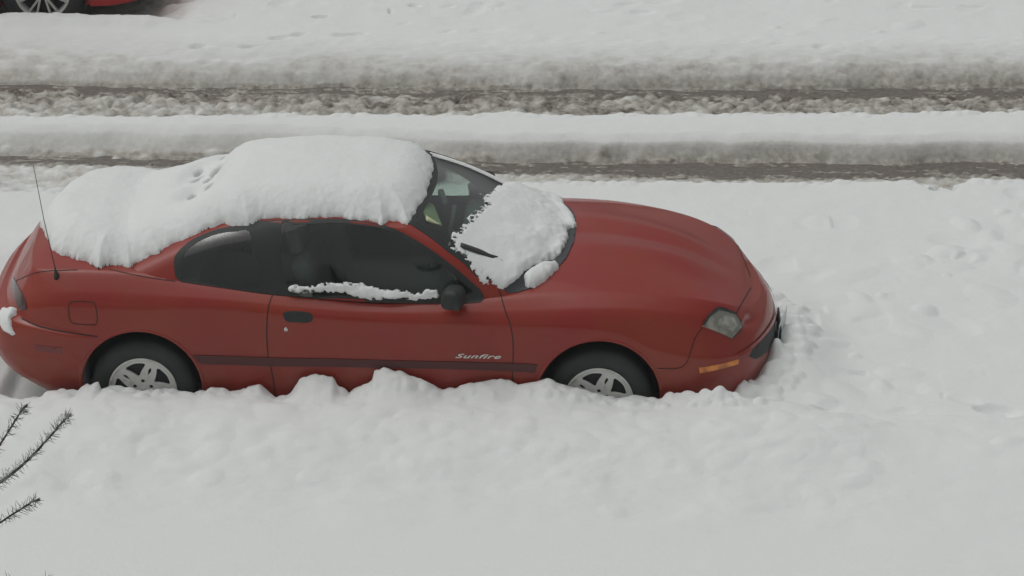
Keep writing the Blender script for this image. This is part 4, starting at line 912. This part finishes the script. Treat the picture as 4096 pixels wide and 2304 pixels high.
g = Geo(); g.tube([(0, 0, -.1), (.02, 0, 1.5), (-.02, .02, 3.5), (.01, 0, 4.6), (0, 0, 5.3), (0, 0, 5.9)], [.16, .14, .11, .075, .04, .012], 16); g.obj('trunk', tree, m_bark)
# visible branches: tip first, towards the trunk
VIS = [([(-0.896, 5.667, 6.109), (-0.900, 5.634, 6.116), (-0.906, 5.597, 6.115), (-0.914, 5.558, 6.111), (-0.925, 5.519, 6.103), (-0.941, 5.476, 6.089), (-0.968, 5.430, 6.069), (-1.500, 5.600, 5.100), (-2.500, 5.600, 4.900)], 0.0021, 0.35),
 ([(-0.843, 5.839, 6.003), (-0.848, 5.795, 6.015), (-0.858, 5.748, 6.017), (-0.871, 5.700, 6.018), (-0.885, 5.651, 6.017), (-0.900, 5.603, 6.019), (-0.914, 5.556, 6.024), (-0.929, 5.510, 6.030), (-0.950, 5.464, 6.034), (-0.977, 5.415, 6.034), (-1.500, 5.600, 4.950), (-2.500, 5.600, 4.750)], 0.0026, 0.8),
 ([(-0.873, 5.596, 5.949), (-0.881, 5.565, 5.962), (-0.897, 5.530, 5.965), (-0.911, 5.496, 5.970), (-0.925, 5.461, 5.974), (-0.947, 5.426, 5.976), (-0.977, 5.388, 5.973), (-1.500, 5.500, 4.650), (-2.500, 5.600, 4.500)], 0.0021, 0.35),
 ([(-0.872, 5.624, 5.767), (-0.876, 5.576, 5.781), (-0.890, 5.526, 5.791), (-0.919, 5.469, 5.787), (-0.957, 5.408, 5.774), (-1.500, 5.500, 4.300), (-2.500, 5.600, 4.100)], 0.002, 0.3)]
for bi, (pts, rad, frost) in enumerate(VIS):
    P = [Vector(p)-T0 for p in pts]
    Q = [Vector(p) for p in crom(np.array([tuple(p) for p in P]), .012, False)]
    n = len(Q); g = Geo(); g.tube(Q, [1.25*rad*(.6+1.6*min(1, i/n*1.2)) for i in range(n)], 8)
    for i in range(6, n-2, 11):
        a = random.uniform(0, 6.28); s = Vector((math.cos(a), .2, math.sin(a)))*rad; g.tube([Q[i]+s*.4, Q[i]+s*2.2+(Q[i-1]-Q[i])*.6], [rad*.8, rad*.35], 6)
    br = g.obj('branch', tree, m_twig)
    gn = Geo(); gf = Geo(); gb = Geo()
    gb.tube([Q[0], Q[0]+(Q[0]-Q[1]).normalized()*.008], [rad*1.0, rad*.3], 8)
    for k in range(7):
        a = k*.9; gb.tube([Q[1], Q[1]+((Q[0]-Q[1]).normalized()*1.0+Vector((math.cos(a), math.sin(a)*.4, math.sin(a+1)))*.8).normalized()*.010], [rad*.7, rad*.2], 5)
    gb.obj('bud', br, m_bud)
    cl = 0
    dist = 0
    for i in range(1, min(n-1, 95)):
        tg = (Q[i-1]-Q[i+1]).normalized()
        for k in range(6 if i > 3 else 11):
            a = random.uniform(0, 2*math.pi); e1 = tg.cross(Vector((0, 0, 1))).normalized(); e2 = e1.cross(tg)
            out = e1*math.cos(a)+e2*math.sin(a)
            p = Q[i].lerp(Q[i+1], random.random()); up = out.z
            L = random.uniform(.015, .025)
            dd = out*1.0+tg*random.uniform(.45, 1.0)+Vector((0, 0, .15 if up > 0 else -.0))
            if up > .15 and random.random() < frost: ndl(gf, p, dd, L, .00085)
            elif random.random() < .8: ndl(gn, p, dd, L, .00062)
    gn.obj('needles', br, m_needle); gf.obj('frosted_needles', br, m_frost)
    if frost > .6:   # powder caught between the upper needles
        V = []; F = []; gs_ = Geo()
        for i in list(range(2, 6))+list(range(22, min(n-2, 95))):
            tg = (Q[i-1]-Q[i+1]).normalized(); e1 = tg.cross(Vector((0, 0, 1))).normalized(); e2 = e1.cross(tg)
            for k in range(4):
                a = random.uniform(.9, 2.5); r = random.uniform(.003, .013); c = Q[i]+(e1*math.cos(a)*1.0+e2*math.sin(a))*r+tg*random.uniform(-.006, .006); s = random.uniform(.0012, .0030)
                vs_ = [c+Vector(q)*s*random.uniform(.7, 1.3) for q in ((1, 0, 0), (-1, 0, 0), (0, 1, 0), (0, -1, 0), (0, 0, 1), (0, 0, -1))]
                gs_.add(vs_, [(0, 2, 4), (2, 1, 4), (1, 3, 4), (3, 0, 4), (2, 0, 5), (1, 2, 5), (3, 1, 5), (0, 3, 5)])
        tag(gs_.obj('caught_snow', br, m_snow), kind='stuff')
# the rest of the crown, out of frame
gw = Geo(); gn = Geo()
for k in range(70):
    zt = 1.0+4.6*k/70; L = .35+1.35*(1-zt/6.0); a = k*2.4
    if -1.2 < ((a+math.pi) % (2*math.pi))-math.pi < 1.5 and zt > 3.2: L *= .45
    d = Vector((math.cos(a), math.sin(a), -.12)); P = [Vector((0, 0, zt)), Vector((0, 0, zt))+d*L*.5, Vector((0, 0, zt))+d*L+Vector((0, 0, .06))]
    gw.tube(P, [.022, .014, .005], 6)
    for j in range(12):
        t = .2+.8*j/12; p = P[0].lerp(P[2], t)
        for s in (-1, 1):
            b = a+s*1.0; e = Vector((math.cos(b), math.sin(b), -.1)); l2 = L*.33*(1.1-t*.6); gw.tube([p, p+e*l2], [.005, .003], 4)
            for q in range(14):
                pp = p+e*l2*q/14; aa = random.uniform(0, 6.28); ndl(gn, pp, e*.6+Vector((math.cos(aa), math.sin(aa), math.sin(aa*2))), .03, .0022)
cr = gw.obj('crown', tree, m_twig); gn.obj('needles', cr, m_needle)

# ------------------------------------------------------------------ thin haze volume added to lift the dark tones like a veil
bm = bmesh.new(); bmesh.ops.create_cube(bm, size=1); bmesh.ops.scale(bm, vec=(240, 240, 11.5), verts=bm.verts)
hz = bpy.data.materials.new('veil_haze'); hz.use_nodes = True; hn = hz.node_tree; hn.nodes.clear()
ho = hn.nodes.new('ShaderNodeOutputMaterial'); hv = hn.nodes.new('ShaderNodeVolumePrincipled')
hv.inputs['Color'].default_value = (.92, .95, .94, 1); hv.inputs['Density'].default_value = .0014; hv.inputs['Anisotropy'].default_value = .2
hn.links.new(hv.outputs[0], ho.inputs['Volume'])
hb = bm_obj('haze', bm, None, hz, False); hb.location = (0, 10, 4.75); tag(hb, kind='stuff')
